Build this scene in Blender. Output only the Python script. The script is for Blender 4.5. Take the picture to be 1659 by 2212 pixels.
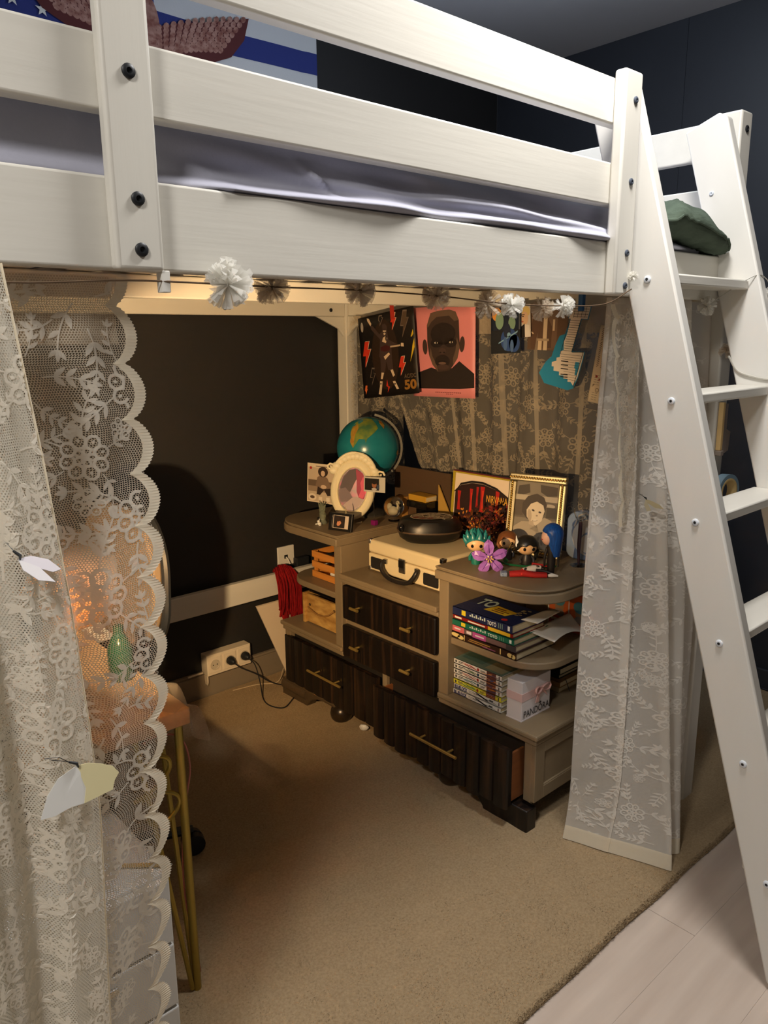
import bpy, math, random
from mathutils import Vector, Matrix
for o in list(bpy.data.objects): bpy.data.objects.remove(o)
S = bpy.context.scene
COL = S.collection
PI = math.pi
rnd = random.Random(7)

# ------------------------------------------------------------------ camera
cam = bpy.data.cameras.new('camera'); camo = bpy.data.objects.new('camera', cam); COL.objects.link(camo)
right = Vector((0.74412505, -0.6679861, -0.00851407)); down = Vector((-0.15491454, -0.16014667, -0.97486129)); fwd = Vector((0.64983028, 0.72673765, -0.22264991))
camo.matrix_world = Matrix(((right.x, -down.x, -fwd.x, 0.0), (right.y, -down.y, -fwd.y, 0.0), (right.z, -down.z, -fwd.z, 1.5), (0, 0, 0, 1)))
cam.sensor_fit = 'VERTICAL'; cam.sensor_height = 36.0; cam.lens = 36.0 * 1661.0 / 2212.0
cam.clip_start = 0.02
S.camera = camo

# ------------------------------------------------------------------ world, lights, exposure
w = bpy.data.worlds.new('world'); S.world = w; w.use_nodes = True
w.node_tree.nodes['Background'].inputs[0].default_value = (0.45, 0.5, 0.6, 1)
w.node_tree.nodes['Background'].inputs[1].default_value = 0.03
S.view_settings.view_transform = 'Standard'
S.view_settings.look = 'None'
S.view_settings.gamma = 1.0
S.view_settings.use_curve_mapping = False
S.view_settings.exposure = 0.48
CEIL = 2.76
ROOM_LAMP = (1.35, 0.70, CEIL)       # flush lamp in the room in front of the bed
END_LAMP = (2.05, 1.50, CEIL)         # flush lamp above the ladder end of the bed
FILL_LAMP = (-0.7, 0.18, CEIL)       # added unseen lamp left of the viewer, frontal fill for the left curtain
ROOM_W, END_W, DESK_W, FILL_W = 20.0, 16.0, 90.0, 24.0
DESK_LAMP = (0.33, 1.11, 1.12)

def area_light(name, loc, size, watts, col, rot=(0, 0, 0)):
    l = bpy.data.lights.new(name, 'AREA'); l.shape = 'DISK'; l.size = size; l.energy = watts; l.color = col
    o = bpy.data.objects.new(name, l); o.location = loc; o.rotation_euler = rot; COL.objects.link(o); return o
area_light('room_light', (ROOM_LAMP[0], ROOM_LAMP[1], CEIL - 0.1), 0.34, ROOM_W, (1.0, 0.975, 0.945))
area_light('fill_light', (FILL_LAMP[0], FILL_LAMP[1], CEIL - 0.1), 0.34, FILL_W, (1.0, 0.97, 0.93))
el = bpy.data.lights.new('end_light', 'POINT'); el.energy = END_W; el.color = (0.74, 0.86, 1.0); el.shadow_soft_size = 0.11
eo = bpy.data.objects.new('end_light', el); eo.location = (END_LAMP[0], END_LAMP[1], CEIL - 0.12); COL.objects.link(eo)
try: S.cycles.transparent_max_bounces = 24
except Exception: pass

# ------------------------------------------------------------------ helpers
def lin(c):
    c = c / 255.0
    return c / 12.92 if c <= 0.04045 else ((c + 0.055) / 1.055) ** 2.4
MATS = {}
def M(name, rgb, rough=0.55, metal=0.0, var=0.0, vscale=(8, 8, 8), bump=0.0, bscale=(60, 60, 60), rgb2=None, spec=0.5, coat=0.0, detail=4.0, vramp=(0.35, 0.65), trans=0.0, ior=1.45, bdist=0.002):
    if name in MATS: return MATS[name]
    m = bpy.data.materials.new(name); m.use_nodes = True; nt = m.node_tree; p = nt.nodes['Principled BSDF']
    c = tuple(lin(x) for x in rgb)
    p.inputs['Base Color'].default_value = c + (1,); p.inputs['Roughness'].default_value = rough; p.inputs['Metallic'].default_value = metal
    p.inputs['Specular IOR Level'].default_value = spec; p.inputs['Coat Weight'].default_value = coat
    p.inputs['Transmission Weight'].default_value = trans; p.inputs['IOR'].default_value = ior
    if var or rgb2 or bump:
        tc = nt.nodes.new('ShaderNodeTexCoord')
    def noise(sc, det):
        mp = nt.nodes.new('ShaderNodeMapping'); mp.inputs['Scale'].default_value = sc
        n = nt.nodes.new('ShaderNodeTexNoise'); n.inputs['Scale'].default_value = 1.0; n.inputs['Detail'].default_value = det
        nt.links.new(tc.outputs['Object'], mp.inputs[0]); nt.links.new(mp.outputs[0], n.inputs['Vector']); return n
    if var or rgb2:
        n = noise(vscale, detail); r = nt.nodes.new('ShaderNodeValToRGB')
        c2 = tuple(lin(x) for x in rgb2) if rgb2 else tuple(min(1, x * (1 + var)) for x in c)
        c1 = c if rgb2 else tuple(x * (1 - var) for x in c)
        r.color_ramp.elements[0].position = vramp[0]; r.color_ramp.elements[1].position = vramp[1]
        r.color_ramp.elements[0].color = c1 + (1,); r.color_ramp.elements[1].color = c2 + (1,)
        nt.links.new(n.outputs[0], r.inputs[0]); nt.links.new(r.outputs[0], p.inputs['Base Color'])
    if bump:
        n = noise(bscale, 5.0); b = nt.nodes.new('ShaderNodeBump'); b.inputs['Strength'].default_value = bump; b.inputs['Distance'].default_value = bdist
        nt.links.new(n.outputs[0], b.inputs['Height']); nt.links.new(b.outputs[0], p.inputs['Normal'])
    MATS[name] = m; return m
def flat(rgb):                      # printed ink / paper colours
    return M('ink_%d_%d_%d' % tuple(rgb), rgb, 0.6)
def emis(name, rgb, s):
    if name in MATS: return MATS[name]
    m = bpy.data.materials.new(name); m.use_nodes = True; p = m.node_tree.nodes['Principled BSDF']
    c = tuple(lin(x) for x in rgb) + (1,)
    p.inputs['Base Color'].default_value = c; p.inputs['Emission Color'].default_value = c; p.inputs['Emission Strength'].default_value = s
    MATS[name] = m; return m

WL = {}                             # world location of each thing's origin
def wl(o): return WL.get(o.name, Vector((0, 0, 0)))
class MB:
    def __init__(s): s.v = []; s.f = []; s.m = []; s.uv = []; s.cur = 0
    def add(s, vs, fs, uv=None):
        b = len(s.v); s.v += [tuple(p) for p in vs]; s.f += [tuple(b + i for i in f) for f in fs]; s.m += [s.cur] * len(fs)
        s.uv += list(uv) if uv else [(0, 0)] * len(vs); return s
    def box(s, x0, x1, y0, y1, z0, z1, F=None):
        vs = [(x, y, z) for z in (z0, z1) for y in (y0, y1) for x in (x0, x1)]
        if F: vs = [F(*p) for p in vs]
        return s.add(vs, [(0, 2, 3, 1), (4, 5, 7, 6), (0, 1, 5, 4), (2, 6, 7, 3), (0, 4, 6, 2), (1, 3, 7, 5)])
    def prism(s, poly, d0, d1, F):  # poly in (a, b), extruded along c; F(a, b, c) -> xyz
        n = len(poly); vs = [F(a, b, d0) for a, b in poly] + [F(a, b, d1) for a, b in poly]
        fs = [tuple(range(n))[::-1], tuple(range(n, 2 * n))] + [(i, (i + 1) % n, n + (i + 1) % n, n + i) for i in range(n)]
        return s.add(vs, fs)
    def poly(s, poly, c, F): return s.add([F(a, b, c) for a, b in poly], [tuple(range(len(poly)))])
    def tube(s, pts, r, n=8, closed=False, cap=True):
        pts = [Vector(p) for p in pts]; N = len(pts); rs = r if isinstance(r, (list, tuple)) else [r] * N
        vs = []; ref = None
        for i, p in enumerate(pts):
            a = pts[(i - 1) % N] if (closed or i > 0) else p; b = pts[(i + 1) % N] if (closed or i < N - 1) else p
            t = (b - a)
            t = t.normalized() if t.length > 1e-9 else Vector((0, 0, 1))
            if ref is None: ref = Vector((0, 0, 1)) if abs(t.z) < 0.9 else Vector((1, 0, 0))
            x = ref - t * ref.dot(t)
            x = x.normalized() if x.length > 1e-6 else t.orthogonal().normalized()
            ref = x; y = t.cross(x)
            for k in range(n):
                an = 2 * PI * k / n; vs.append(p + (x * math.cos(an) + y * math.sin(an)) * rs[i])
        fs = []
        for i in range(N if closed else N - 1):
            for k in range(n):
                a = i * n + k; b = i * n + (k + 1) % n; j = (i + 1) % N
                fs.append((a, b, j * n + (k + 1) % n, j * n + k))
        if cap and not closed: fs += [tuple(range(n))[::-1], tuple((N - 1) * n + k for k in range(n))]
        return s.add(vs, fs)
    def lathe(s, prof, c, n=20, F=None, ax=None):   # prof [(r, h)]
        F = F or (lambda x, y, z: (c[0] + x, c[1] + y, c[2] + z))
        vs = []; N = len(prof)
        for r, h in prof:
            for k in range(n):
                a = 2 * PI * k / n; vs.append(F(r * math.cos(a), r * math.sin(a), h))
        fs = [(i * n + k, i * n + (k + 1) % n, (i + 1) * n + (k + 1) % n, (i + 1) * n + k) for i in range(N - 1) for k in range(n)]
        fs += [tuple(range(n))[::-1], tuple((N - 1) * n + k for k in range(n))]
        return s.add(vs, fs)
    def ball(s, c, r, n=16, m=10, F=None):  # r scalar or (rx, ry, rz)
        rx, ry, rz = r if isinstance(r, (tuple, list)) else (r, r, r)
        F = F or (lambda x, y, z: (c[0] + x, c[1] + y, c[2] + z))
        vs = [F(0, 0, -rz)]; 
        for i in range(1, m):
            t = -PI / 2 + PI * i / m
            for k in range(n):
                a = 2 * PI * k / n; vs.append(F(rx * math.cos(t) * math.cos(a), ry * math.cos(t) * math.sin(a), rz * math.sin(t)))
        vs.append(F(0, 0, rz)); L = len(vs) - 1
        fs = [(0, 1 + (k + 1) % n, 1 + k) for k in range(n)]
        for i in range(m - 2):
            for k in range(n): fs.append((1 + i * n + k, 1 + i * n + (k + 1) % n, 1 + (i + 1) * n + (k + 1) % n, 1 + (i + 1) * n + k))
        b = 1 + (m - 2) * n
        fs += [(b + k, b + (k + 1) % n, L) for k in range(n)]
        return s.add(vs, fs)
    def grid(s, fn, nu, nv, uvf=None):
        vs = []; uv = []
        for j in range(nv + 1):
            for i in range(nu + 1):
                vs.append(fn(i / nu, j / nv)); uv.append(uvf(i / nu, j / nv) if uvf else (i / nu, j / nv))
        fs = [(j * (nu + 1) + i, j * (nu + 1) + i + 1, (j + 1) * (nu + 1) + i + 1, (j + 1) * (nu + 1) + i) for j in range(nv) for i in range(nu)]
        return s.add(vs, fs, uv)
    def rbox(s, x0, x1, y0, y1, z0, z1, r, n=4, F=None):   # box with rounded vertical edges
        pl = rrect(x0, x1, y0, y1, r, n)
        F = F or (lambda a, b, c: (a, b, c))
        return s.prism(pl, z0, z1, F)
    def mat(s, i): s.cur = i; return s
    def build(s, name, mats, parent=None, smooth=False, bevel=0.0, seg=2, solid=0.0, subsurf=0, auto=True):
        me = bpy.data.meshes.new(name); off = wl(parent) if parent else Vector((0, 0, 0))
        me.from_pydata([(p[0] - off.x, p[1] - off.y, p[2] - off.z) for p in s.v], [], s.f)
        for m in (mats if isinstance(mats, (list, tuple)) else [mats]): me.materials.append(m)
        me.polygons.foreach_set('material_index', s.m)
        ul = me.uv_layers.new(name='UVMap'); idx = [0] * len(me.loops); me.loops.foreach_get('vertex_index', idx)
        fl = [c for i in idx for c in s.uv[i]]; ul.data.foreach_set('uv', fl)
        if smooth:
            me.polygons.foreach_set('use_smooth', [True] * len(me.polygons))
            if auto:
                try: me.set_sharp_from_angle(angle=math.radians(42))
                except Exception: pass
        me.update(); o = bpy.data.objects.new(name, me); COL.objects.link(o)
        if parent: o.parent = parent; WL[o.name] = off.copy()
        if solid: md = o.modifiers.new('solid', 'SOLIDIFY'); md.thickness = solid; md.offset = 0
        if bevel: md = o.modifiers.new('bevel', 'BEVEL'); md.width = bevel; md.segments = seg; md.limit_method = 'ANGLE'; md.angle_limit = 0.6
        if subsurf: md = o.modifiers.new('sub', 'SUBSURF'); md.levels = subsurf; md.render_levels = subsurf
        return o
def rrect(x0, x1, y0, y1, r, n=4):
    out = []
    for cx, cy, a0 in ((x1 - r, y1 - r, 0), (x0 + r, y1 - r, 90), (x0 + r, y0 + r, 180), (x1 - r, y0 + r, 270)):
        for k in range(n + 1):
            a = math.radians(a0 + 90 * k / n); out.append((cx + r * math.cos(a), cy + r * math.sin(a)))
    return out
def ell(cx, cy, rx, ry, rot=0.0, n=24):
    c, s_ = math.cos(rot), math.sin(rot)
    return [(cx + rx * math.cos(t) * c - ry * math.sin(t) * s_, cy + rx * math.cos(t) * s_ + ry * math.sin(t) * c) for t in (2 * PI * k / n for k in range(n))]
def rect(a0, a1, b0, b1): return [(a0, b0), (a1, b0), (a1, b1), (a0, b1)]
def thing(name, label, cat, loc=(0, 0, 0), group=None):
    o = bpy.data.objects.new(name, None); COL.objects.link(o); o.location = loc; o.empty_display_size = 0.05; WL[o.name] = Vector(loc)
    return tag(o, label, cat, group)
def tag(o, label, cat, group=None):
    o['label'] = label; o['category'] = cat
    if group: o['group'] = group
    return o
def struct(o, label=None):
    o['kind'] = 'structure'
    if label: o['label'] = label
    return o
def frame(o, u, v):                 # plane frame: F(a, b, c) = o + a u + b v + c n, n = u x v
    o = Vector(o); u = Vector(u).normalized(); v = Vector(v); v = (v - u * v.dot(u)).normalized(); n = u.cross(v)
    return lambda a, b, c: tuple(o + u * a + v * b + n * c)
def seg(F, pts, wd, c, mb):         # a flat printed line
    for (x0, y0), (x1, y1) in zip(pts[:-1], pts[1:]):
        dx, dy = x1 - x0, y1 - y0; L = math.hypot(dx, dy) or 1; nx, ny = -dy / L * wd / 2, dx / L * wd / 2
        mb.poly([(x0 + nx, y0 + ny), (x0 - nx, y0 - ny), (x1 - nx, y1 - ny), (x1 + nx, y1 + ny)], c, F)
def printing(name, F, wd, ht, layers, parent, c0=0.0004, dc=0.00015):   # layers: [(rgb, [polys in unit square])]
    mb = MB(); mats = []; cols = {}
    for i, (rgb, polys) in enumerate(layers):
        if rgb not in cols: cols[rgb] = len(mats); mats.append(flat(rgb))
        mb.mat(cols[rgb])
        for p in polys: mb.poly([(a * wd, b * ht) for a, b in p], c0 + i * dc, F)
    return mb.build(name, mats, parent)
def lettering(txt, F, a, b, h, rgb, parent, c=0.0015, width=None, shear=0.0, name='lettering', bold=0.0, rot=0.0):
    cu = bpy.data.curves.new('txt', 'FONT'); cu.body = txt; cu.size = 1.0; cu.shear = shear; cu.offset = bold; cu.resolution_u = 3
    to = bpy.data.objects.new('txt', cu); COL.objects.link(to); me = bpy.data.meshes.new_from_object(to)
    bpy.data.objects.remove(to)
    vs = [v.co.copy() for v in me.vertices]
    if not vs: return None
    x0 = min(v.x for v in vs); x1 = max(v.x for v in vs); y0 = min(v.y for v in vs); y1 = max(v.y for v in vs)
    sy = h / (y1 - y0); sx = (width / (x1 - x0)) if width else sy
    mb = MB(); cr, sr = math.cos(rot), math.sin(rot); P = []
    for v in vs:
        px, py = (v.x - x0) * sx, (v.y - y0) * sy; P.append(F(a + px * cr - py * sr, b + px * sr + py * cr, c))
    mb.add(P, [tuple(p.vertices) for p in me.polygons]); bpy.data.meshes.remove(me)
    return mb.build(name, flat(rgb), parent)
def bez(p0, p1, p2, p3, n=12):
    p0, p1, p2, p3 = map(Vector, (p0, p1, p2, p3)); out = []
    for i in range(n + 1):
        t = i / n; out.append(p0 * (1 - t) ** 3 + p1 * 3 * t * (1 - t) ** 2 + p2 * 3 * t * t * (1 - t) + p3 * t ** 3)
    return out
def catmull(pts, n=6):
    pts = [Vector(p) for p in pts]; P = [pts[0] * 2 - pts[1]] + pts + [pts[-1] * 2 - pts[-2]]; out = []
    for i in range(1, len(P) - 2):
        for k in range(n):
            t = k / n; a, b, c, d = P[i - 1], P[i], P[i + 1], P[i + 2]
            out.append(0.5 * ((2 * b) + (c - a) * t + (2 * a - 5 * b + 4 * c - d) * t * t + (3 * b - a - 3 * c + d) * t ** 3))
    out.append(pts[-1]); return out
def table(tb, z):                   # piecewise linear lookup, tb sorted by falling z
    if z >= tb[0][0]: return tb[0][1]
    for (z0, v0), (z1, v1) in zip(tb[:-1], tb[1:]):
        if z >= z1: return v0 + (v1 - v0) * (z0 - z) / (z0 - z1)
    return tb[-1][1]
XYZ = lambda a, b, c: (a, b, c)
YZX = lambda a, b, c: (c, a, b)      # poly in (y, z), extruded along x
XZY = lambda a, b, c: (a, c, b)      # poly in (x, z), extruded along y

# ------------------------------------------------------------------ materials
WHITE = M('white_lacquered_pine', (214, 210, 200), 0.42, var=0.035, vscale=(1.5, 14, 14), bump=0.16, bscale=(5, 90, 90))
WHITEV = M('white_lacquered_pine_upright', (214, 210, 200), 0.42, var=0.03, vscale=(14, 14, 1.5), bump=0.12, bscale=(90, 90, 5))
BLACKP = M('black_plastic', (28, 30, 33), 0.45)
WHITEP = M('white_plastic', (225, 222, 214), 0.4)
TAUPE = M('taupe_paint', (130, 113, 88), 0.5, var=0.06, vscale=(5, 5, 5), bump=0.06, bscale=(60, 60, 60))
DARKW = M('dark_streaked_wood', (20, 14, 11), 0.40, rgb2=(62, 42, 27), vscale=(40, 46, 2.2), bump=0.25, bscale=(80, 80, 4), vramp=(0.5, 0.78))
BRASS = M('brass', (232, 196, 112), 0.34, 0.85)
CHROME = M('chrome', (200, 200, 200), 0.18, 1.0)
GLASS = M('clear_glass', (255, 255, 255), 0.03, trans=1.0)
PAPER = M('white_paper', (226, 220, 208), 0.65)
PAGES = M('book_pages', (205, 190, 155), 0.8, var=0.12, vscale=(2, 2, 500))
# ------------------------------------------------------------------ room
X0, X1, Y0, Y1 = -1.3, 3.28, -2.4, 2.78
WALL = M('charcoal_wall_paint', (33, 32, 32), 0.62, var=0.05, vscale=(3, 3, 3), bump=0.05, bscale=(120, 120, 120))
NAVY = M('navy_board_paint', (44, 47, 54), 0.5, var=0.05, vscale=(3, 3, 3), bump=0.05, bscale=(100, 100, 12))
PLAIN = M('room_wall_paint', (150, 145, 136), 0.7)
struct(MB().box(X0, X1, Y1, Y1 + 0.08, 0, CEIL).build('wall_back', WALL), 'charcoal painted wall behind the loft bed')
struct(MB().box(X0 - 0.08, X0, Y0, Y1, 0, CEIL).build('wall_left', PLAIN), 'plain wall on the left')
struct(MB().box(X0, X1, Y0 - 0.08, Y0, 0, CEIL).build('wall_front', PLAIN), 'plain wall behind the viewer')
struct(MB().box(X0 - 0.08, X1 + 0.08, Y0 - 0.08, Y1 + 0.08, CEIL, CEIL + 0.08).build('ceiling', M('ceiling_paint', (196, 197, 200), 0.8)), 'flat pale ceiling')
wr = struct(MB().box(X1 + 0.012, X1 + 0.08, Y0, Y1, 0, CEIL).build('wall_right', WALL), 'dark navy boarded wall beyond the bed')
pm = None; yy = Y0
while yy < Y1 - 0.01:                # tall painted boards of the right wall
    if pm is None:
        o = MB().box(0, 0.012, 0.0005, 0.5955, 0, CEIL).build('panel', NAVY, bevel=0.001); pm = o.data
    else:
        o = bpy.data.objects.new('panel', pm); COL.objects.link(o); md = o.modifiers.new('bevel', 'BEVEL'); md.width = 0.001
    o.location = (X1, yy, 0); o.parent = wr; o.scale = (1, min(1.0, (Y1 - yy) / 0.596), 1); yy += 0.596
fl = struct(MB().box(X0, X1, Y0, Y1, -0.06, -0.008).build('floor', M('floor_base', (110, 100, 90), 0.8)), 'pale washed laminate floor')
LAM = M('pale_laminate', (210, 194, 180), 0.38, rgb2=(188, 170, 156), vscale=(1.6, 16, 4), bump=0.05, bscale=(8, 120, 8), vramp=(0.3, 0.75))
pmesh = []
for k in range(3):                    # laminate planks running along the bed
    pmesh.append(None)
row = 0; y = -0.62
while y < 1.2:
    x = -1.25 - (row * 0.47) % 1.2
    while x < X1:
        xa, xb = max(x, X0 + 0.005), min(x + 1.279, X1 - 0.005)
        if xb - xa > 0.05 and xb > -0.6:
            MB().box(xa + 0.0002, xb - 0.0002, y + 0.0002, y + 0.1918, -0.008, 0.0).build('plank', LAM, fl)
        x += 1.28
    y += 0.192; row += 1
struct(MB().box(X0, X1 - 0.03, 2.757, Y1, 0, 0.112).box(X0, X1 - 0.03, 2.763, Y1, 0.112, 0.122).build('baseboard_back', M('baseboard_paint', (128, 116, 100), 0.5), bevel=0.002), 'taupe baseboard along the back wall')
struct(MB().box(X1 - 0.016, X1, Y0, 2.757, 0, 0.085).build('baseboard_right', M('dark_baseboard', (52, 54, 60), 0.5), bevel=0.002), 'dark baseboard along the boarded wall')

# ceiling lamps (just outside the frame) that hold the lights above; the last is an added fill
for nm, L, lab in (('ceiling_lamp', ROOM_LAMP, 'round flush ceiling lamp in front of the bed'), ('ceiling_lamp', END_LAMP, 'round flush ceiling lamp above the ladder end of the bed'), ('ceiling_lamp', FILL_LAMP, 'added unseen fill lamp on the ceiling at the left of the room')):
    t = thing(nm, lab, 'lamp', (L[0], L[1], CEIL))
    MB().lathe([(0.2, -0.03), (0.2, 0.0)], L, 32).build('base_plate', WHITEP, t, smooth=True)
    MB().lathe([(0.02, -0.085), (0.1, -0.08), (0.16, -0.06), (0.185, -0.03)], L, 32).build('diffuser', emis('lamp_diffuser', (255, 250, 240), 2.0), t, smooth=True)

# ------------------------------------------------------------------ rug
RUG = M('beige_carpet', (172, 150, 118), 0.95, rgb2=(152, 130, 100), vscale=(160, 160, 160), bump=0.5, bscale=(420, 420, 420), spec=0.1, vramp=(0.3, 0.7), bdist=0.004)
RY = 0.855
rug = thing('rug', 'large beige cut pile rug lying under the loft bed', 'rug', (1.0, 1.8, 0))
def rugf(u, v):
    x = -0.9 + u * 4.12; yb = RY + 0.003 * math.sin(x * 5.3) + 0.002 * math.sin(x * 17)
    y = yb + v * (2.75 - yb)
    e = min(1.0, (y - yb) / 0.012)
    return (x, y, 0.002 + 0.012 * math.sqrt(max(0, e)) + 0.0012 * math.sin(x * 31 + y * 23) * math.sin(y * 41 - x * 13))
mb = MB()
vs = [0, 0.0012, 0.003, 0.006] + [0.012 + 0.988 * k / 90 for k in range(91)]
nu = 200
for j, v in enumerate(vs):
    for i in range(nu + 1): mb.v.append(rugf(i / nu, v)); mb.uv.append((0, 0))
for j in range(len(vs) - 1):
    for i in range(nu): mb.f.append((j * (nu + 1) + i, j * (nu + 1) + i + 1, (j + 1) * (nu + 1) + i + 1, (j + 1) * (nu + 1) + i)); mb.m.append(0)
mb.build('pile', RUG, rug, smooth=True, auto=False)
mb = MB()
r2 = random.Random(3)
def tuft(x, y, z, ln, an, lean, wd):
    dx, dy = math.cos(an), math.sin(an); tx, ty = x + dx * ln * lean, y + dy * ln * lean; tz = z + ln * math.sqrt(max(0.05, 1 - lean * lean))
    mb.add([(x - dy * wd, y + dx * wd, z), (x + dy * wd, y - dx * wd, z), (tx, ty, tz)], [(0, 1, 2)])
for k in range(9000):                 # ragged cut edge
    x = -0.2 + r2.random() * 3.3; yb = RY + 0.003 * math.sin(x * 5.3) + 0.002 * math.sin(x * 17)
    tuft(x, yb + r2.random() * 0.014, 0.003 + r2.random() * 0.009, 0.007 + r2.random() * 0.007, -PI / 2 + r2.uniform(-1.1, 1.1), r2.uniform(0.35, 0.97), 0.0011)
for k in range(95000):                # pile fibres, denser towards the open front of the rug
    y = RY + (r2.random() ** 1.5) * 1.85; x = 0.25 + r2.random() * 2.5
    tuft(x, y, 0.0125, 0.003 + r2.random() * 0.004, r2.random() * 2 * PI, r2.uniform(0.4, 0.95), 0.0007 + 0.0003 * y)
o = mb.build('fibres', RUG, rug); o['kind'] = 'stuff'

# ------------------------------------------------------------------ loft bed
bed = thing('loft_bed', 'white painted wooden loft bed with slatted guard rails', 'bed', (1.2, 1.9, 0))
def board(name, x0, x1, y0, y1, z0, z1, m=WHITE, p=bed, bv=0.004): return MB().box(x0, x1, y0, y1, z0, z1).build(name, m, p, smooth=True, bevel=bv, seg=3)
def bolt(c, axis, p, r=0.0088, m=BLACKP):       # recessed cap nut
    c = Vector(c); 
    if axis == 'y': F = lambda x, y, z: tuple(c + Vector((x, -z, y)))
    else: F = lambda x, y, z: tuple(c + Vector((-z, x, y)))
    o = MB().lathe([(r, -0.004), (r, 0.0025), (r * 0.8, 0.004), (r * 0.42, 0.0042), (r * 0.36, 0.0015), (0.0005, 0.0012)], c, 18, F).build('bolt', m, p, smooth=True)
    return o
board('side_rail', 0.207, 2.214, 1.010, 1.040, 1.588, 1.702)
board('guard_rail', 0.207, 1.638, 1.010, 1.038, 1.778, 1.866)
board('guard_rail', 0.207, 1.638, 1.010, 1.038, 1.942, 2.034)
board('guard_upright', 0.432, 0.498, 0.988, 1.010, 1.586, 2.19, WHITEV, bv=0.006)
board('guard_upright', 1.572, 1.640, 0.981, 1.010, 1.586, 2.048, WHITEV, bv=0.006)
for z in (1.822, 1.674, 1.612, 1.99): bolt((0.466, 0.988, z), 'y', bed)
for z in (1.99, 1.826, 1.677, 1.607): bolt((1.612, 0.981, z), 'y', bed, 0.0075, M('grey_cap', (74, 80, 92), 0.45))
board('leg', 0.142, 0.207, 1.004, 1.069, 0, 2.08, WHITEV, bv=0.006)
board('leg', 2.214, 2.279, 1.024, 1.089, 0, 2.085, WHITEV, bv=0.006)
board('leg', 0.142, 0.207, 2.700, 2.765, 0, 2.08, WHITEV, bv=0.006)
board('leg', 2.200, 2.265, 2.700, 2.765, 0, 2.08, WHITEV, bv=0.006)
for z in (2.04, 1.90): bolt((2.246, 1.024, z), 'y', bed, 0.009)
for z in (0.514, 0.443): bolt((2.214, 1.05, z), 'x', bed, 0.006)
board('side_rail', 0.207, 2.200, 2.704, 2.734, 1.586, 1.70)
board('guard_rail', 0.207, 2.200, 2.704, 2.732, 1.79, 1.86)
board('tie_rail', 0.207, 2.200, 2.702, 2.730, 0.400, 0.496)
for x in (1.60, 2.12): bolt((x, 2.704, 1.612), 'y', bed, 0.008)
for z0, z1 in ((1.588, 1.70), (1.80, 1.895), (1.972, 2.067)):
    board('end_rail', 2.214, 2.244, 1.089, 2.700, z0, z1)
    board('end_rail', 0.160, 0.190, 1.069, 2.700, z0, z1)
board('centre_beam', 0.19, 2.214, 1.88, 1.925, 1.599, 1.655)
for k in range(13): board('slat', 0.25 + k * 0.15, 0.32 + k * 0.15, 1.04, 2.704, 1.657, 1.675, bv=0.002)
MB().prism([(2.05, 1.586), (2.20, 1.586), (2.20, 1.50), (2.17, 1.535)], 2.712, 2.728, XZY).build('corner_brace', WHITE, bed, bevel=0.003)
MB().prism([(2.55, 1.588), (2.698, 1.588), (2.698, 1.50), (2.665, 1.53)], 2.205, 2.22, YZX).build('corner_brace', WHITE, bed, bevel=0.003)

# mattress in a blue-grey fitted sheet that bulges out between the rails
mat_ = thing('mattress', 'mattress in a wrinkled blue-grey fitted sheet on the loft bed', 'mattress', (1.2, 1.9, 1.677))
SHEET = M('blue_grey_sheet', (172, 172, 186), 0.85, var=0.05, vscale=(9, 9, 9), bump=0.25, bscale=(140, 140, 140), spec=0.15)
def wob(x, a, b, c): return math.sin(x * a + b) * 0.6 + math.sin(x * a * 2.3 + c) * 0.4
def front(u, v):                      # front side of the sheet, v from bottom to top
    x = 0.215 + u * 1.99; z = 1.686 + v * 0.120
    inr = max(0.0, min(1.0, (x - 0.5) / 0.12)) * max(0.0, min(1.0, (2.1 - x) / 0.2))
    zr = 1.708 + 0.004 * wob(x, 6, 1, 2) + 0.004 * max(0, x - 0.8)
    roll = math.exp(-((z - zr) / 0.0125) ** 2) * (0.044 + 0.010 * wob(x, 9, 0.3, 1.7)) * (0.25 + 0.75 * inr)
    zr2 = 1.742 - 0.012 * (x - 0.6) + 0.006 * wob(x, 5, 2, 0.4)
    fold = math.exp(-((z - zr2) / 0.012) ** 2) * 0.034 * inr * (0.5 + 0.5 * math.sin(x * 4.2 + 2.2))
    dg = math.exp(-(((x - 0.80) + (z - 1.74) * 1.3) / 0.010) ** 2) * 0.012 * math.exp(-((z - 1.742) / 0.022) ** 2)
    wr = 0.0035 * math.sin(x * 26 + z * 60) * math.sin(x * 7 + 1) + 0.003 * math.sin(z * 150 + x * 12)
    edge = 0.02 * (max(0, (abs(v - 0.5) - 0.4) / 0.1)) ** 2
    pull = 0.0 if x > 0.5 else 0.008
    if z < 1.704: roll = min(roll, 0.004)
    return (x, 1.050 - roll - fold - dg - wr * inr + edge + pull, z)
mb = MB(); mb.grid(front, 260, 46)
mb.grid(lambda u, v: (0.215 + u * 1.99, front(u, 1.0)[1] + v * (2.69 - front(u, 1.0)[1]), 1.806 + 0.010 * math.sin(PI * min(1, v * 8) / 2) + 0.006 * math.sin(u * 19) * math.sin(v * 13)), 60, 40)
mb.box(0.215, 2.205, 1.10, 2.69, 1.677, 1.800)
mb.build('sheet', SHEET, mat_, smooth=True, auto=False)

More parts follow.
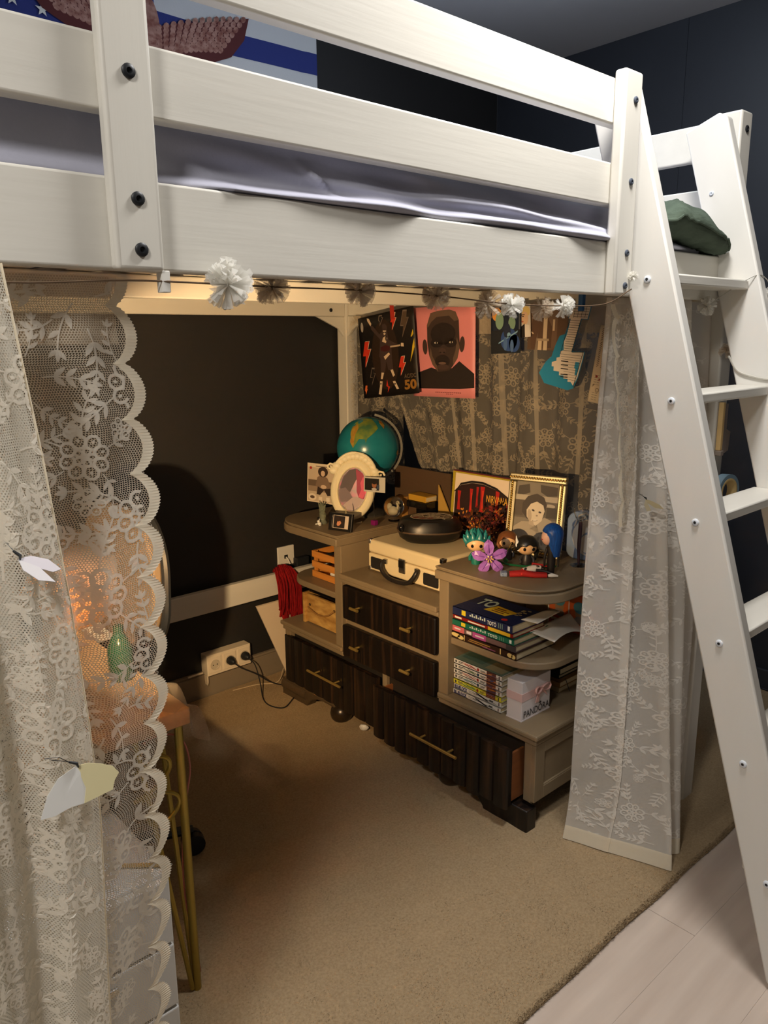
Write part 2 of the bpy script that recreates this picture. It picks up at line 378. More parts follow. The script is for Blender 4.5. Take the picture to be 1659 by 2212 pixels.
# green ribbed cushion slumped over the side rail at the ladder
cu = thing('cushion', 'dark green ribbed cushion slumped over the rail at the ladder', 'cushion', (1.95, 1.1, 1.70))
GRN = M('green_ribbed_cloth', (72, 82, 70), 0.95, var=0.15, vscale=(20, 20, 20), bump=0.5, bscale=(30, 30, 260), spec=0.1, bdist=0.004)
def cush(u, v):
    a = 2 * PI * u; t = -PI / 2 + PI * v
    def sp(q, e): return math.copysign(abs(q) ** e, q)
    x = sp(math.cos(t), 0.55) * sp(math.cos(a), 0.5); y = sp(math.cos(t), 0.55) * sp(math.sin(a), 0.5); z = math.sin(t)
    z *= 0.35 + 0.65 * (1 - 0.55 * (x * x + y * y))
    px = 1.965 + 0.165 * x; py = 1.085 + 0.125 * y; pz = 1.764 + 0.054 * z
    pz += 0.004 - 0.036 * max(0, x) ** 2 - 0.03 * max(0, -y) * max(0, x + 0.3) + 0.013 * math.sin(x * 3.2 + 1.5) * math.cos(y * 2)
    pz += 0.0035 * math.sin(x * 38 + y * 9) + 0.004 * math.sin((x - y) * 9)
    pz = max(pz, 1.706 if py > 1.0 else 1.685)
    return (px, py, pz)
MB().grid(cush, 72, 36).build('cover', GRN, cu, smooth=True, auto=False)
sq = [cush(u / 72, 0.5) for u in range(72)]
MB().tube([(p[0] + (p[0] - 1.965) * 0.01, p[1] + (p[1] - 1.085) * 0.01, p[2]) for p in sq], 0.0035, 6, closed=True).build('piping', GRN, cu, smooth=True)

# ------------------------------------------------------------------ ladder
lad = thing('bed_ladder', 'white slanted wooden ladder hooked onto the loft bed', 'ladder', (1.9, 0.75, 0))
yb = lambda z: 0.530 + 0.297 * z
yf = lambda z: 0.416 + 0.2945 * z
def ladder_rail(x0, x1):
    pl = [(yf(0) + 0.012, 0), (yb(0) - 0.01, 0), (yb(0.02), 0.02), (yb(2.03), 2.03), (yf(2.062) + 0.02, 2.064), (yf(2.05), 2.05), (yf(0.02), 0.02)]
    MB().prism(pl, x0, x1, YZX).build('ladder_rail', M('white_ladder_paint', (216, 213, 206), 0.45, var=0.02, vscale=(9, 9, 2), bump=0.1, bscale=(70, 70, 6)), lad, smooth=True, bevel=0.005, seg=3)
ladder_rail(1.664, 1.697); ladder_rail(2.120, 2.153)
for i in range(6):
    zt = 1.636 - 0.2715 * i; y0 = 0.924 - 0.0775 * i
    MB().box(1.6975, 2.1195, y0, y0 + 0.092, zt - 0.024, zt).build('step', WHITE, lad, smooth=True, bevel=0.004)
WSCR = M('white_screw_cap', (210, 215, 222), 0.35)
for i in range(6):
    y, z = 0.955 - 0.0796 * i, 1.621 - 0.2702 * i
    o = bolt((1.664, y, z), 'x', lad, 0.0085, WSCR)
    F = lambda a, b, c, y=y, z=z: (1.664 - c, y + a, z + b)
    MB().lathe([(0.0032, 0.0045), (0.0005, 0.0046)], (0, 0, 0), 10, F).build('hex_socket', BLACKP, o)
for y, z in ((1.075, 1.865), (1.02, 1.715)): bolt((2.120, y - 0.03, z), 'x', lad, 0.006, WSCR)

# ------------------------------------------------------------------ flag on the back wall above the bed
fg = thing('flag', 'white and blue striped flag with a brown eagle on the back wall', 'flag', (1.45, 2.77, 2.3))
CW = M('flag_white_cloth', (196, 198, 200), 0.9, bump=0.2, bscale=(200, 200, 200)); CB = M('flag_blue_cloth', (40, 52, 118), 0.9, bump=0.2, bscale=(200, 200, 200))
def fy(x, z): return 2.771 - 0.004 * math.sin(x * 9 + 9.2) - (0.006 if x > 2.08 else 0)
def strip(z0, z1, x0, x1, d, m, nm):
    MB().grid(lambda u, v: (x0 + u * (x1 - x0), fy(x0 + u * (x1 - x0), z0) - d, z0 + v * (z1 - z0) + 0.006 * math.sin((x0 + u * (x1 - x0)) * 3)), 40, 3).build(nm, m, fg, smooth=True)
strip(2.20, 2.735, 0.72, 2.125, 0, CW, 'cloth')
for z0, z1 in ((2.545, 2.624), (2.375, 2.46), (2.205, 2.29)): strip(z0, z1, 0.72, 2.125, 0.001, CB, 'blue_stripe')
strip(2.48, 2.70, 0.72, 1.42, 0.0018, CB, 'canton')
def star(cx, cz, r):
    return [(cx + (r if k % 2 == 0 else r * 0.4) * math.sin(PI * k / 5), cz + (r if k % 2 == 0 else r * 0.4) * math.cos(PI * k / 5)) for k in range(10)]
for cx, cz in ((0.94, 2.535), (1.03, 2.525), (0.87, 2.60), (0.80, 2.53), (0.98, 2.62), (1.27, 2.64)):
    MB().poly(star(cx, cz, 0.022), 2.7645, XZY).build('star', flat((205, 208, 205)), fg)
FB = M('eagle_brown_print', (122, 76, 66), 0.9, rgb2=(168, 130, 118), vscale=(45, 45, 60)); FD = M('eagle_dark_print', (84, 38, 38), 0.9)
def wing(x0, sgn):                   # rows of overlapping feathers
    mb = MB(); mb.mat(1).poly([(x0 + sgn * a, b) for a, b in ((0, 2.50), (0, 2.565), (0.10, 2.60), (0.2, 2.625), (0.385, 2.68), (0.36, 2.60), (0.3, 2.53), (0.22, 2.495), (0.12, 2.485))], 2.7640, XZY)
    mb.mat(0)
    for r in range(7):
        for k in range(13):
            a = k / 12; px = x0 + sgn * (0.01 + a * 0.35 * (1 - 0.05 * r)); pz = 2.565 + 0.105 * a - r * 0.021 * (0.7 + 0.3 * a) + 0.01 * math.sin(a * PI)
            if pz > 2.485: mb.poly(ell(px, pz, 0.0135, 0.0095, sgn * 0.8, 8), 2.7638 - 0.0001 * r - 0.00002 * (k % 3), XZY)
    mb.build('eagle_wing', [FB, FD], fg)
wing(1.42, 1); wing(1.33, -1)
MB().poly(ell(1.375, 2.56, 0.06, 0.11), 2.7643, XZY).build('eagle_body', FB, fg)
# ------------------------------------------------------------------ lace
def lace_mat(name, rgb, cover, holes=None, translu=0.5):
    m = bpy.data.materials.new(name); m.use_nodes = True; nt = m.node_tree; nt.nodes.clear(); N = nt.nodes.new; L = nt.links.new
    c = tuple(lin(x) for x in rgb) + (1,)
    d = N('ShaderNodeBsdfDiffuse'); d.inputs[0].default_value = c; t = N('ShaderNodeBsdfTranslucent'); t.inputs[0].default_value = c
    mx = N('ShaderNodeMixShader'); mx.inputs[0].default_value = translu; L(d.outputs[0], mx.inputs[1]); L(t.outputs[0], mx.inputs[2])
    tr = N('ShaderNodeBsdfTransparent'); ms = N('ShaderNodeMixShader'); out = N('ShaderNodeOutputMaterial')
    L(tr.outputs[0], ms.inputs[1]); L(mx.outputs[0], ms.inputs[2]); L(ms.outputs[0], out.inputs[0])
    if holes:
        px, rad = holes
        def mth(op, a, b=None):
            n = N('ShaderNodeMath'); n.operation = op
            for k, q in enumerate((a, b)):
                if q is None: continue
                if isinstance(q, (int, float)): n.inputs[k].default_value = q
                else: L(q, n.inputs[k])
            return n.outputs[0]
        uv = N('ShaderNodeUVMap'); uv.uv_map = 'UVMap'; sp = N('ShaderNodeSeparateXYZ'); L(uv.outputs[0], sp.inputs[0])
        def dist(off):
            fx = mth('SUBTRACT', mth('FRACT', mth('ADD', mth('MULTIPLY', sp.outputs[0], 1 / px), off)), 0.5)
            fy_ = mth('MULTIPLY', mth('SUBTRACT', mth('FRACT', mth('ADD', mth('MULTIPLY', sp.outputs[1], 1 / (px * 1.732)), off)), 0.5), 1.732)
            return mth('SQRT', mth('ADD', mth('MULTIPLY', fx, fx), mth('MULTIPLY', fy_, fy_)))
        dd = mth('MINIMUM', dist(100.0), dist(100.5))
        al = mth('MULTIPLY', mth('GREATER_THAN', dd, rad), cover)
        L(al, ms.inputs[0])
    else: ms.inputs[0].default_value = cover
    return m
NET = lace_mat('lace_net_open', (236, 226, 208), 0.92, (0.0036, 0.36))
NETF = lace_mat('lace_net_fine', (222, 210, 190), 0.26)
NETW = lace_mat('lace_net_white', (244, 239, 230), 0.68, None, 0.28)
NETD = lace_mat('lace_net_dense', (238, 233, 220), 0.90, (0.0036, 0.30))
EMB = lace_mat('lace_embroidery', (248, 242, 230), 0.92)
EMBF = lace_mat('lace_embroidery_fine', (222, 208, 184), 0.42)
TRIM = lace_mat('lace_trim', (248, 238, 216), 0.98, None, 0.35)
HEAD = lace_mat('lace_heading', (224, 206, 180), 0.70)

def ribbon2(pts, wd, closed=False):
    out = []; n = len(pts); L = []; R_ = []
    for i in range(n):
        a = pts[(i - 1) % n] if (closed or i > 0) else pts[i]; b = pts[(i + 1) % n] if (closed or i < n - 1) else pts[i]
        dx, dy = b[0] - a[0], b[1] - a[1]; q = math.hypot(dx, dy) or 1
        nx, ny = -dy / q * wd / 2, dx / q * wd / 2; L.append((pts[i][0] + nx, pts[i][1] + ny)); R_.append((pts[i][0] - nx, pts[i][1] - ny))
    for i in range(n if closed else n - 1):
        j = (i + 1) % n; out.append([L[i], R_[i], R_[j], L[j]])
    return out
def leafp(x, y, an, ln, wd):
    c, s_ = math.cos(an), math.sin(an); P = [(0, 0), (0.2, 0.62), (0.45, 0.95), (0.72, 0.66), (1, 0), (0.72, -0.66), (0.45, -0.95), (0.2, -0.62)]
    return [(x + a * ln * c - b * wd * s_, y + a * ln * s_ + b * wd * c) for a, b in P]
def rose(cx, cy, r, R):
    out = []; n = R.choice((7, 8, 9)); a0 = R.random() * 6
    for k in range(n):
        a = a0 + 2 * PI * k / n; px, py = cx + r * 0.68 * math.cos(a), cy + r * 0.68 * math.sin(a)
        out += ribbon2(ell(px, py, r * 0.30, r * 0.27, a, 9), r * 0.13, True)
        out.append(leafp(cx + r * 0.62 * math.cos(a), cy + r * 0.62 * math.sin(a), a, r * 0.2, r * 0.07))
    for k in range(5):
        a = a0 + 2 * PI * (k + 0.5) / 5; out += ribbon2(ell(cx + r * 0.27 * math.cos(a), cy + r * 0.27 * math.sin(a), r * 0.16, r * 0.13, a, 7), r * 0.1, True)
    out.append(ell(cx, cy, r * 0.12, r * 0.12, 0, 7)); return out
def spray(x, y, an, ln, R, n=4):
    out = []; pts = []; bend = R.uniform(-0.9, 0.9)
    for k in range(9):
        t = k / 8; a = an + bend * t; pts.append((x + ln * t * math.cos(an + bend * t * 0.5), y + ln * t * math.sin(an + bend * t * 0.5)))
    out += ribbon2(pts, ln * 0.035)
    for k in range(n):
        i = 2 + int(6 * k / max(1, n - 1)); i = min(i, 8); a = an + bend * i / 8; q = ln * (0.33 - 0.03 * k)
        for sg in (-1, 1):
            if R.random() < 0.92: out.append(leafp(pts[i][0], pts[i][1], a + sg * R.uniform(0.6, 0.95), q, q * 0.20))
    out.append(leafp(pts[8][0], pts[8][1], an + bend, ln * 0.26, ln * 0.06)); return out
def motifs(W, H, seed, sx=0.135, sy=0.15, sc=1.0):
    R = random.Random(seed); out = []; j = 0; y = 0.03
    while y < H + 0.05:
        x = -0.03 + (sx * 0.5 if j % 2 else 0)
        while x < W + 0.05:
            cx, cy = x + R.uniform(-0.015, 0.015), y + R.uniform(-0.02, 0.02); r = R.uniform(0.024, 0.033) * sc
            if R.random() < 0.72: out += rose(cx, cy, r, R)
            else: out += spray(cx, cy, R.random() * 6.3, 0.05 * sc, R, 3)
            b = R.random() * 6.3
            for k in range(5):
                a = b + k * PI / 2.5 + R.uniform(-0.3, 0.3); out += spray(cx + r * 0.95 * math.cos(a), cy + r * 0.95 * math.sin(a), a, R.uniform(0.035, 0.062) * sc, R)
            if R.random() < 0.6:
                a = b + 0.8; out += rose(cx + r * 2.0 * math.cos(a), cy + r * 2.0 * math.sin(a), r * 0.5, R)
            x += sx
        y += sy * 0.62; j += 1
    return out
def lace_panel(root, Sf, W, H, nu, nv, net, emb, seed, off, sc=1.0, scallop=None, sx=0.135, sy=0.15, emask=None, trimw=0.017, side=1, name='net'):
    """Sf(u, v) -> xyz.  scallop = (pitch, depth, first) along the u = 1 edge (side = 1)."""
    def ed(h):
        if not scallop: return 0.0
        p, dpt, ph = scallop; return dpt * abs(math.sin(PI * (h - ph) / p)) ** 0.62
    mb = MB(); mb.grid(lambda u, v: Sf(u * (W + ed(v * H)) / W, v), nu, nv, lambda u, v: (u * W, (1 - v) * H)); mb.build(name, net, root, smooth=True, auto=False)
    mb = MB()
    for pl in motifs(W, H, seed, sx, sy, sc):
        ax = sum(p[0] for p in pl) / len(pl); ay = sum(p[1] for p in pl) / len(pl)
        if ax < 0.004 or ax > W - 0.002 or ay < 0.01 or ay > H - 0.01: continue
        if emask and not emask(ax, ay): continue
        mb.add([Vector(Sf(p[0] / W, p[1] / H)) + Vector(off) for p in pl], [tuple(range(len(pl)))])
    o = mb.build('embroidery', emb, root); o['kind'] = 'stuff'
    if scallop:
        mb = MB(); n = int(H / 0.0022); I = []; O = []
        for k in range(n + 1):
            h = H * k / n; e = ed(h); tooth = 0.0016 if k % 2 else -0.0008
            I.append(Vector(Sf((W + e - trimw) / W, h / H)) + Vector(off) * 1.6); O.append(Vector(Sf((W + e + tooth) / W, h / H)) + Vector(off) * 1.6)
        mb.add(I + O, [(k, k + 1, n + 2 + k, n + 1 + k) for k in range(n)]); mb.build('scalloped_trim', TRIM, root)

# inner left panel with the scalloped edge
ca = thing('lace_curtain', 'cream lace curtain with a scalloped edge hanging under the left of the bed', 'curtain', (0.3, 1.05, 0.02), 'lace curtains around the bed')
EX = [(1.585, 0.452), (1.466, 0.462), (1.386, 0.468), (1.308, 0.473), (1.229, 0.476), (1.15, 0.473), (1.07, 0.471), (0.914, 0.463), (0.837, 0.452), (0.674, 0.450), (0.43, 0.430), (0.0, 0.41)]
def SA(u, v):
    z = 1.583 - v * 1.555; xe = table(EX, z); xl = 0.165 - 0.10 * v
    x = xl + (xe - xl) * u; k = min(1.0, 0.25 + v * 2)
    return (x, 1.064 + 0.011 * k * math.sin(u * 13 + 1.2 * v) + 0.006 * k * math.sin(u * 27 + 3 * v + 1) - 0.012 * math.exp(-((u - 0.62) / 0.07) ** 2) * k, z)
lace_panel(ca, SA, 0.31, 1.555, 70, 120, NET, EMB, 11, (0, -0.0012, 0), 1.32, (0.0787, 0.027, 0.117), 0.135, 0.165)
MB().grid(lambda u, v: tuple(Vector(SA(u, v * 0.058)) + Vector((0, 0.002, 0))), 40, 4).build('heading', HEAD, ca, smooth=True)
# outer left panel, gathered in front of it
cb = thing('lace_curtain', 'gathered opaque lace curtain at the far left carrying paper butterflies', 'curtain', (0.15, 0.98, 0.02), 'lace curtains around the bed')
EB = [(1.585, 0.288), (1.35, 0.312), (1.164, 0.327), (0.988, 0.336), (0.851, 0.340), (0.497, 0.326), (0.0, 0.30)]
def SB(u, v):
    z = 1.585 - v * 1.56; xe = table(EB, z); x = 0.06 + (xe - 0.06) * u
    return (x, 0.978 - 0.024 * math.sin(u * 15 + 0.8 * v + 1.0) * (0.45 + 0.55 * v) - 0.008 * math.sin(u * 33 + 2 * v), z)
def SB2(u, v):
    p = SB(u, v); return (p[0] - 0.002 * u, p[1] + 0.014 + 0.008 * math.sin(u * 23 + 2 + v), p[2])
lace_panel(cb, SB, 0.30, 1.56, 80, 90, NETD, EMB, 23, (0, -0.0014, 0), 1.2, None, 0.13, 0.15)
MB().grid(SB2, 60, 60, lambda u, v: (u * 0.3, v * 1.56)).build('back_layer', NETD, cb, smooth=True, auto=False)
MB().tube([Vector(SB(1.0, v / 60)) for v in range(61)], 0.0016, 5).build('fold_edge', TRIM, cb, smooth=True)
# end panel behind the posters
cc = thing('lace_curtain', 'sheer lace curtain behind the posters at the end of the bed', 'curtain', (2.17, 1.8, 0.8), 'lace curtains around the bed')
EC = [(1.585, 2.62), (1.4, 2.45), (1.23, 2.34), (1.0, 2.22), (0.9, 2.13), (0.78, 2.03)]
def SC(u, v):
    z = 1.586 - v * 0.80; yl = table(EC, z); y = 2.62 + (1.13 - 2.62) * u - (2.62 - yl) * (1 - u) ** 3
    f = math.sin(u * 46 + 1.5 * math.sin(v * 2 + u * 9)); f = math.copysign(abs(f) ** 1.6, f)
    return (2.172 + 0.019 * f * (0.35 + 0.65 * min(1, v * 3)) + 0.006 * math.sin(u * 91 + v), y, z)
lace_panel(cc, SC, 1.5, 0.80, 220, 50, NETF, EMBF, 5, (-0.0015, 0, 0), 1.15, None, 0.15, 0.165)
MB().grid(lambda u, v: tuple(Vector(SC(u, v * 0.10)) + Vector((0.003, 0, 0))), 200, 4).build('heading', HEAD, cc, smooth=True)
PLEAT = lace_mat('lace_pleat', (222, 210, 190), 0.45)
for u0 in (0.16, 0.335, 0.43, 0.55, 0.66, 0.78, 0.86, 0.95):      # doubled pleats that read as pale vertical bands
    MB().grid(lambda u, v, u0=u0: tuple(Vector(SC(u0 + (u - 0.5) * 0.011 + 0.010 * (v - 0.5) * math.sin(u0 * 40), v)) + Vector((-0.002, 0, 0))), 3, 40).build('pleat', PLEAT, cc, smooth=True)
cd = thing('lace_curtain', 'narrow lace strip by the back corner post behind the globe', 'curtain', (2.19, 2.5, 0.9), 'lace curtains around the bed')
def SD(u, v):
    return (2.188 + 0.008 * math.sin(u * 22 + v), 2.665 - u * 0.33 - 0.03 * v * u, 1.584 - v * 0.70)
lace_panel(cd, SD, 0.33, 0.70, 40, 30, NETF, EMBF, 41, (-0.0015, 0, 0), 1.2, None, 0.15, 0.16)
# right front panel that falls to the rug beside the ladder
cr = thing('lace_curtain', 'white lace curtain falling to the rug behind the ladder', 'curtain', (1.9, 1.05, 0.02), 'lace curtains around the bed')
TR = [(1.715, 1.075), (1.79, 1.07), (1.88, 1.065), (1.98, 1.065), (2.10, 1.07), (2.20, 1.075)]
BR = [(1.795, 1.16), (1.825, 1.04), (1.875, 0.905), (1.945, 0.915), (2.03, 0.96), (2.125, 1.01)]
def pl2(P, u):
    n = len(P) - 1; t = max(0, min(0.9999, u)) * n; i = int(t); f = t - i; f = f * f * (3 - 2 * f) * 0.5 + f * 0.5
    q = (P[i][0] + (P[i + 1][0] - P[i][0]) * f, P[i][1] + (P[i + 1][1] - P[i][1]) * f)
    if u < 0: q = (q[0] + u * 0.3, q[1])
    if u > 1: q = (q[0] + (u - 1) * 0.5, q[1])
    return q
def SR(u, v):
    a = pl2(TR, u); b = pl2(BR, u); w_ = v * v * 0.45 + v * 0.55; z = 1.588 - v * 1.571
    f = 0.028 * math.sin(u * 24 + 0.9 * v) * (0.5 + 0.5 * math.sin(v * PI)) + 0.008 * math.sin(u * 51 + v * 3)
    fl_ = max(0, (v - 0.86) / 0.14)
    return (a[0] + (b[0] - a[0]) * w_ - 0.3 * f - 0.03 * fl_ * fl_ * (1 - u), a[1] + (b[1] - a[1]) * w_ + f + 0.012 * fl_ * math.sin(u * 9), z)
EMBR = lace_mat('lace_embroidery_soft', (252, 248, 240), 0.74, None, 0.25)
lace_panel(cr, SR, 0.62, 1.571, 130, 110, NETW, EMBR, 77, (-0.001, -0.0012, 0), 1.0, None, 0.14, 0.15)
MB().grid(lambda u, v: tuple(Vector(SR(u, 0.972 + 0.028 * v)) + Vector((-0.002, -0.002, 0))), 80, 3).build('hem', TRIM, cr, smooth=True)
# its turned-back scalloped flap
def SF(u, v):
    z = 1.57 - v * 0.56; x0 = 1.80 + 0.02 * v; x1 = 1.675 + 0.085 * v
    return (x0 + (x1 - x0) * u, 1.040 + 0.004 * math.sin(u * 7 + v * 5), z)
lace_panel(cr, SF, 0.125, 0.56, 24, 50, NETF, EMB, 91, (0, -0.0012, 0), 0.9, (0.092, 0.022, 0.03), 0.09, 0.12, None, 0.019, name='flap_net')

# ------------------------------------------------------------------ paper butterflies
def butterfly(label, c, F, s, wings, rot=0.0):
    t = thing('paper_butterfly', label, 'butterfly', c, 'paper butterflies on the curtains')
    for i, (rgb, pl) in enumerate(wings):
        mb = MB(); n = len(pl)
        zz = lambda a: 0.004 + 0.10 * s * abs(a) * (1 if i % 2 else 0.4); P = [F(a * s, b * s, zz(a)) for a, b in pl]; ca0, cb0 = sum(p[0] for p in pl) / n, sum(p[1] for p in pl) / n
        mb.add([F(ca0 * s, cb0 * s, zz(ca0))] + P, [(0, 1 + k, 1 + (k + 1) % n) for k in range(n)]); mb.build('wing', M('butterfly_paper_%d' % (rgb[2]), rgb, 0.6), t, solid=0.0006)
    b = MB().tube([F(-0.09 * s, 0.10 * s, 0.006), F(0.0, 0.05 * s, 0.007), F(0.02 * s, -0.02 * s, 0.006)], [0.0016, 0.0022, 0.001], 6).build('body', BLACKP, t, smooth=True)
    for d in (0.0, 0.06): MB().tube([F(-0.09 * s, 0.10 * s, 0.006), F((-0.2 - d * 0.3) * s, (0.17 + d) * s, 0.008), F((-0.34 - d) * s, (0.25 + d * 0.6) * s, 0.010)], 0.00045, 4).build('antenna', BLACKP, b)
    return t
WP, YP = (236, 236, 232), (236, 226, 178)
butterfly('white and pale yellow paper butterfly clipped low on the left curtain', (0.303, 0.952, 0.955), frame((0.303, 0.952, 0.955), (1, 0, 0), (0, 0, 1)), 0.1,
          [(WP, [(0, 0), (-0.245, -0.08), (-0.4, -0.264), (-0.515, -0.55), (-0.34, -0.58), (-0.12, -0.55), (0.05, -0.57), (0.09, -0.36), (0.10, -0.05)]),
           (YP, [(0, 0), (0.09, -0.36), (0.05, -0.57), (0.18, -0.55), (0.43, -0.51), (0.46, -0.39), (0.53, -0.29), (0.46, -0.17), (0.31, -0.08), (0.15, -0.01)])])
butterfly('grey-white paper butterfly seen edge-on high on the left curtain', (0.262, 0.955, 1.24), frame((0.262, 0.955, 1.24), (0.75, -0.3, -0.55), (0.3, 0.9, 0.3)), 0.1,
          [((196, 190, 196), [(0, 0), (0.1, 0.2), (0.32, 0.3), (0.5, 0.2), (0.42, 0.05), (0.25, 0.0)]), ((200, 196, 198), [(0, 0), (0.1, -0.2), (0.3, -0.3), (0.48, -0.2), (0.25, 0.0)])])
butterfly('small cream paper butterfly on the curtain behind the ladder', (1.80, 1.00, 1.085), frame((1.80, 1.00, 1.085), (0.8, -0.6, 0), (0, 0, 1)), 0.055,
          [((214, 200, 160), [(0, 0), (0.3, -0.1), (0.7, -0.3), (0.9, -0.5), (0.5, -0.45), (0.1, -0.2)]), ((216, 204, 170), [(0, 0), (0.1, -0.2), (0.3, -0.55), (0.1, -0.6), (-0.05, -0.3)])])

# ------------------------------------------------------------------ tulle pom-pom garland
ga = thing('pompom_garland', 'garland of white tulle pom-poms strung along the bed rail and ladder', 'garland', (1.2, 1.0, 1.55))
TUL = lace_mat('white_tulle', (240, 238, 232), 0.72, None, 0.5); TULB = lace_mat('beige_tulle', (226, 212, 192), 0.5, None, 0.5)
CORD = M('brown_cord', (92, 72, 52), 0.9); CORDW = M('silver_cord', (190, 186, 176), 0.5, 0.3)
def pompom(c, r, mat_, seed, n=34):
    R = random.Random(seed); mb = MB(); c = Vector(c)
    for k in range(n):
        d = Vector((R.gauss(0, 1), R.gauss(0, 1), R.gauss(0, 1))).normalized(); s_ = d.orthogonal().normalized(); s_ = (Matrix.Rotation(R.random() * 6.28, 3, d) @ s_); q = d.cross(s_)
        ln = r * R.uniform(0.8, 1.05); wd = r * R.uniform(0.28, 0.5); vs = []; m_ = 7
        for i in range(m_):
            t = i / (m_ - 1) - 0.5; zz = (1 if i % 2 else -1) * r * 0.07
            vs += [c + s_ * t * wd * 0.25 + q * zz * 0.3, c + d * ln * 0.6 + s_ * t * wd * 1.3 + q * zz, c + d * ln * (1 - 0.25 * t * t) + s_ * t * wd * 2.2 + q * zz * 1.6]
        fs = []
        for i in range(m_ - 1): fs += [(3 * i, 3 * i + 1, 3 * i + 4, 3 * i + 3), (3 * i + 1, 3 * i + 2, 3 * i + 5, 3 * i + 4)]
        mb.add(vs, fs)
    mb.build('pompom', mat_, ga)
poms = [((0.586, 0.978, 1.573), 0.036, TUL), ((0.712, 1.055, 1.576), 0.030, TULB), ((0.895, 1.06, 1.576), 0.028, TULB), ((1.075, 1.05, 1.572), 0.028, TULB), ((1.235, 0.998, 1.557), 0.026, TUL), ((1.20, 1.03, 1.56), 0.030, TULB),
        ((1.405, 0.998, 1.557), 0.025, TUL), ((1.375, 1.03, 1.555), 0.026, TULB), ((2.045, 0.995, 1.570), 0.026, TUL), ((2.170, 0.885, 1.595), 0.028, TUL), ((2.19, 1.0, 1.452), 0.022, TULB), ((1.632, 0.972, 1.628), 0.012, TUL)]
for i, (c, r, m_) in enumerate(poms): pompom(c, r, m_, 100 + i)
MB().tube(catmull([(0.15, 1.0, 1.574), (0.3, 1.002, 1.566), (0.45, 1.0, 1.574), (0.586, 0.985, 1.573), (0.712, 1.05, 1.577), (0.895, 1.055, 1.578), (1.075, 1.045, 1.573), (1.235, 1.0, 1.560), (1.405, 1.0, 1.560), (1.55, 0.99, 1.566), (1.632, 0.975, 1.60)]), 0.0014, 5).build('cord', CORD, ga, smooth=True)
MB().tube(catmull([(2.045, 1.0, 1.57), (2.11, 0.915, 1.642), (2.150, 0.895, 1.640), (2.17, 0.885, 1.60), (2.18, 0.87, 1.5), (2.19, 0.99, 1.452)]), 0.0014, 5).build('cord', CORDW, ga, smooth=True)
MB().tube(catmull([(2.118, 0.96, 1.44), (2.117, 0.93, 1.40), (2.117, 0.88, 1.385), (2.118, 0.84, 1.38)]), 0.003, 6).build('cord', CORDW, ga, smooth=True)
for x in (0.50,): MB().box(x - 0.006, x + 0.006, 0.992, 1.008, 1.560, 1.588).build('clip', WHITEP, ga, bevel=0.001)
# ------------------------------------------------------------------ dresser
dr = thing('dresser', 'taupe sideboard with dark streaked drawer fronts and brass handles', 'dresser', (1.94, 1.915, 0))
YC = 1.915
def mir(y): return 2 * YC - y
def slab(name, ya, yb, z0, z1, xf, m=TAUPE, r=0.13, xb=2.15, side=-1, inset=0.0, bv=0.004):
    """shelf board: inner edge at ya, rounded front corner at the outer end yb"""
    sg = 1 if yb > ya else -1; yb -= sg * inset; xf += inset; pts = [(xb, ya), (xf, ya)]
    for k in range(9):
        a = PI / 2 * k / 8; pts.append((xf + r - r * math.cos(a), yb - sg * r + sg * r * math.sin(a)))
    pts.append((xb, yb))
    return MB().prism(pts, z0, z1, XYZ).build(name, m, dr, smooth=True, bevel=bv, seg=2)
for a, b in ((1.66, 1.235), (mir(1.66), mir(1.235))):
    slab('tower_top', a, b, 0.738, 0.768, 1.700)
    slab('tower_top', a, b, 0.768, 0.774, 1.700, inset=0.007, bv=0.002)
    slab('tower_top', a, b, 0.774, 0.780, 1.700, inset=0.003, bv=0.002)
    sg = 1 if b > a else -1
    slab('tower_shelf', a - sg * 0.0, b - sg * 0.03, 0.513, 0.537, 1.738, r=0.12)
    MB().box(1.722, 2.148, min(a, a + sg * 0.042), max(a, a + sg * 0.042), 0.335, 0.738).build('tower_side', TAUPE, dr, bevel=0.003)
    MB().box(2.128, 2.146, min(a, b - sg * 0.03), max(a, b - sg * 0.03), 0.335, 0.738).build('back_panel', TAUPE, dr)
    ya, yb_ = min(a, b), max(a, b)
    MB().box(1.722, 2.15, ya if sg > 0 else ya + 0.02, yb_ - 0.02 if sg > 0 else yb_, 0.298, 0.318).build('base_top', TAUPE, dr, bevel=0.004)
    MB().box(1.714, 2.15, ya if sg > 0 else ya + 0.012, yb_ - 0.012 if sg > 0 else yb_, 0.318, 0.336).build('base_top', TAUPE, dr, bevel=0.005)
MB().box(1.708, 2.15, 1.6605, 2.1695, 0.616, 0.636).box(1.718, 2.15, 1.6605, 2.1695, 0.600, 0.616).build('middle_top', TAUPE, dr, bevel=0.004)
# carcass of the middle and the base
MB().box(1.738, 2.148, 1.6605, 2.1695, 0.300, 0.600).build('carcass', TAUPE, dr)
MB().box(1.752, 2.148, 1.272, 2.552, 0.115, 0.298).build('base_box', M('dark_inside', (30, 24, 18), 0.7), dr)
MB().box(1.728, 1.752, 1.272, 1.300, 0.10, 0.298).box(1.735, 1.752, 1.935, 1.957, 0.10, 0.298).box(1.728, 1.752, 2.53, 2.552, 0.10, 0.298).build('face_frame', TAUPE, dr, bevel=0.002)
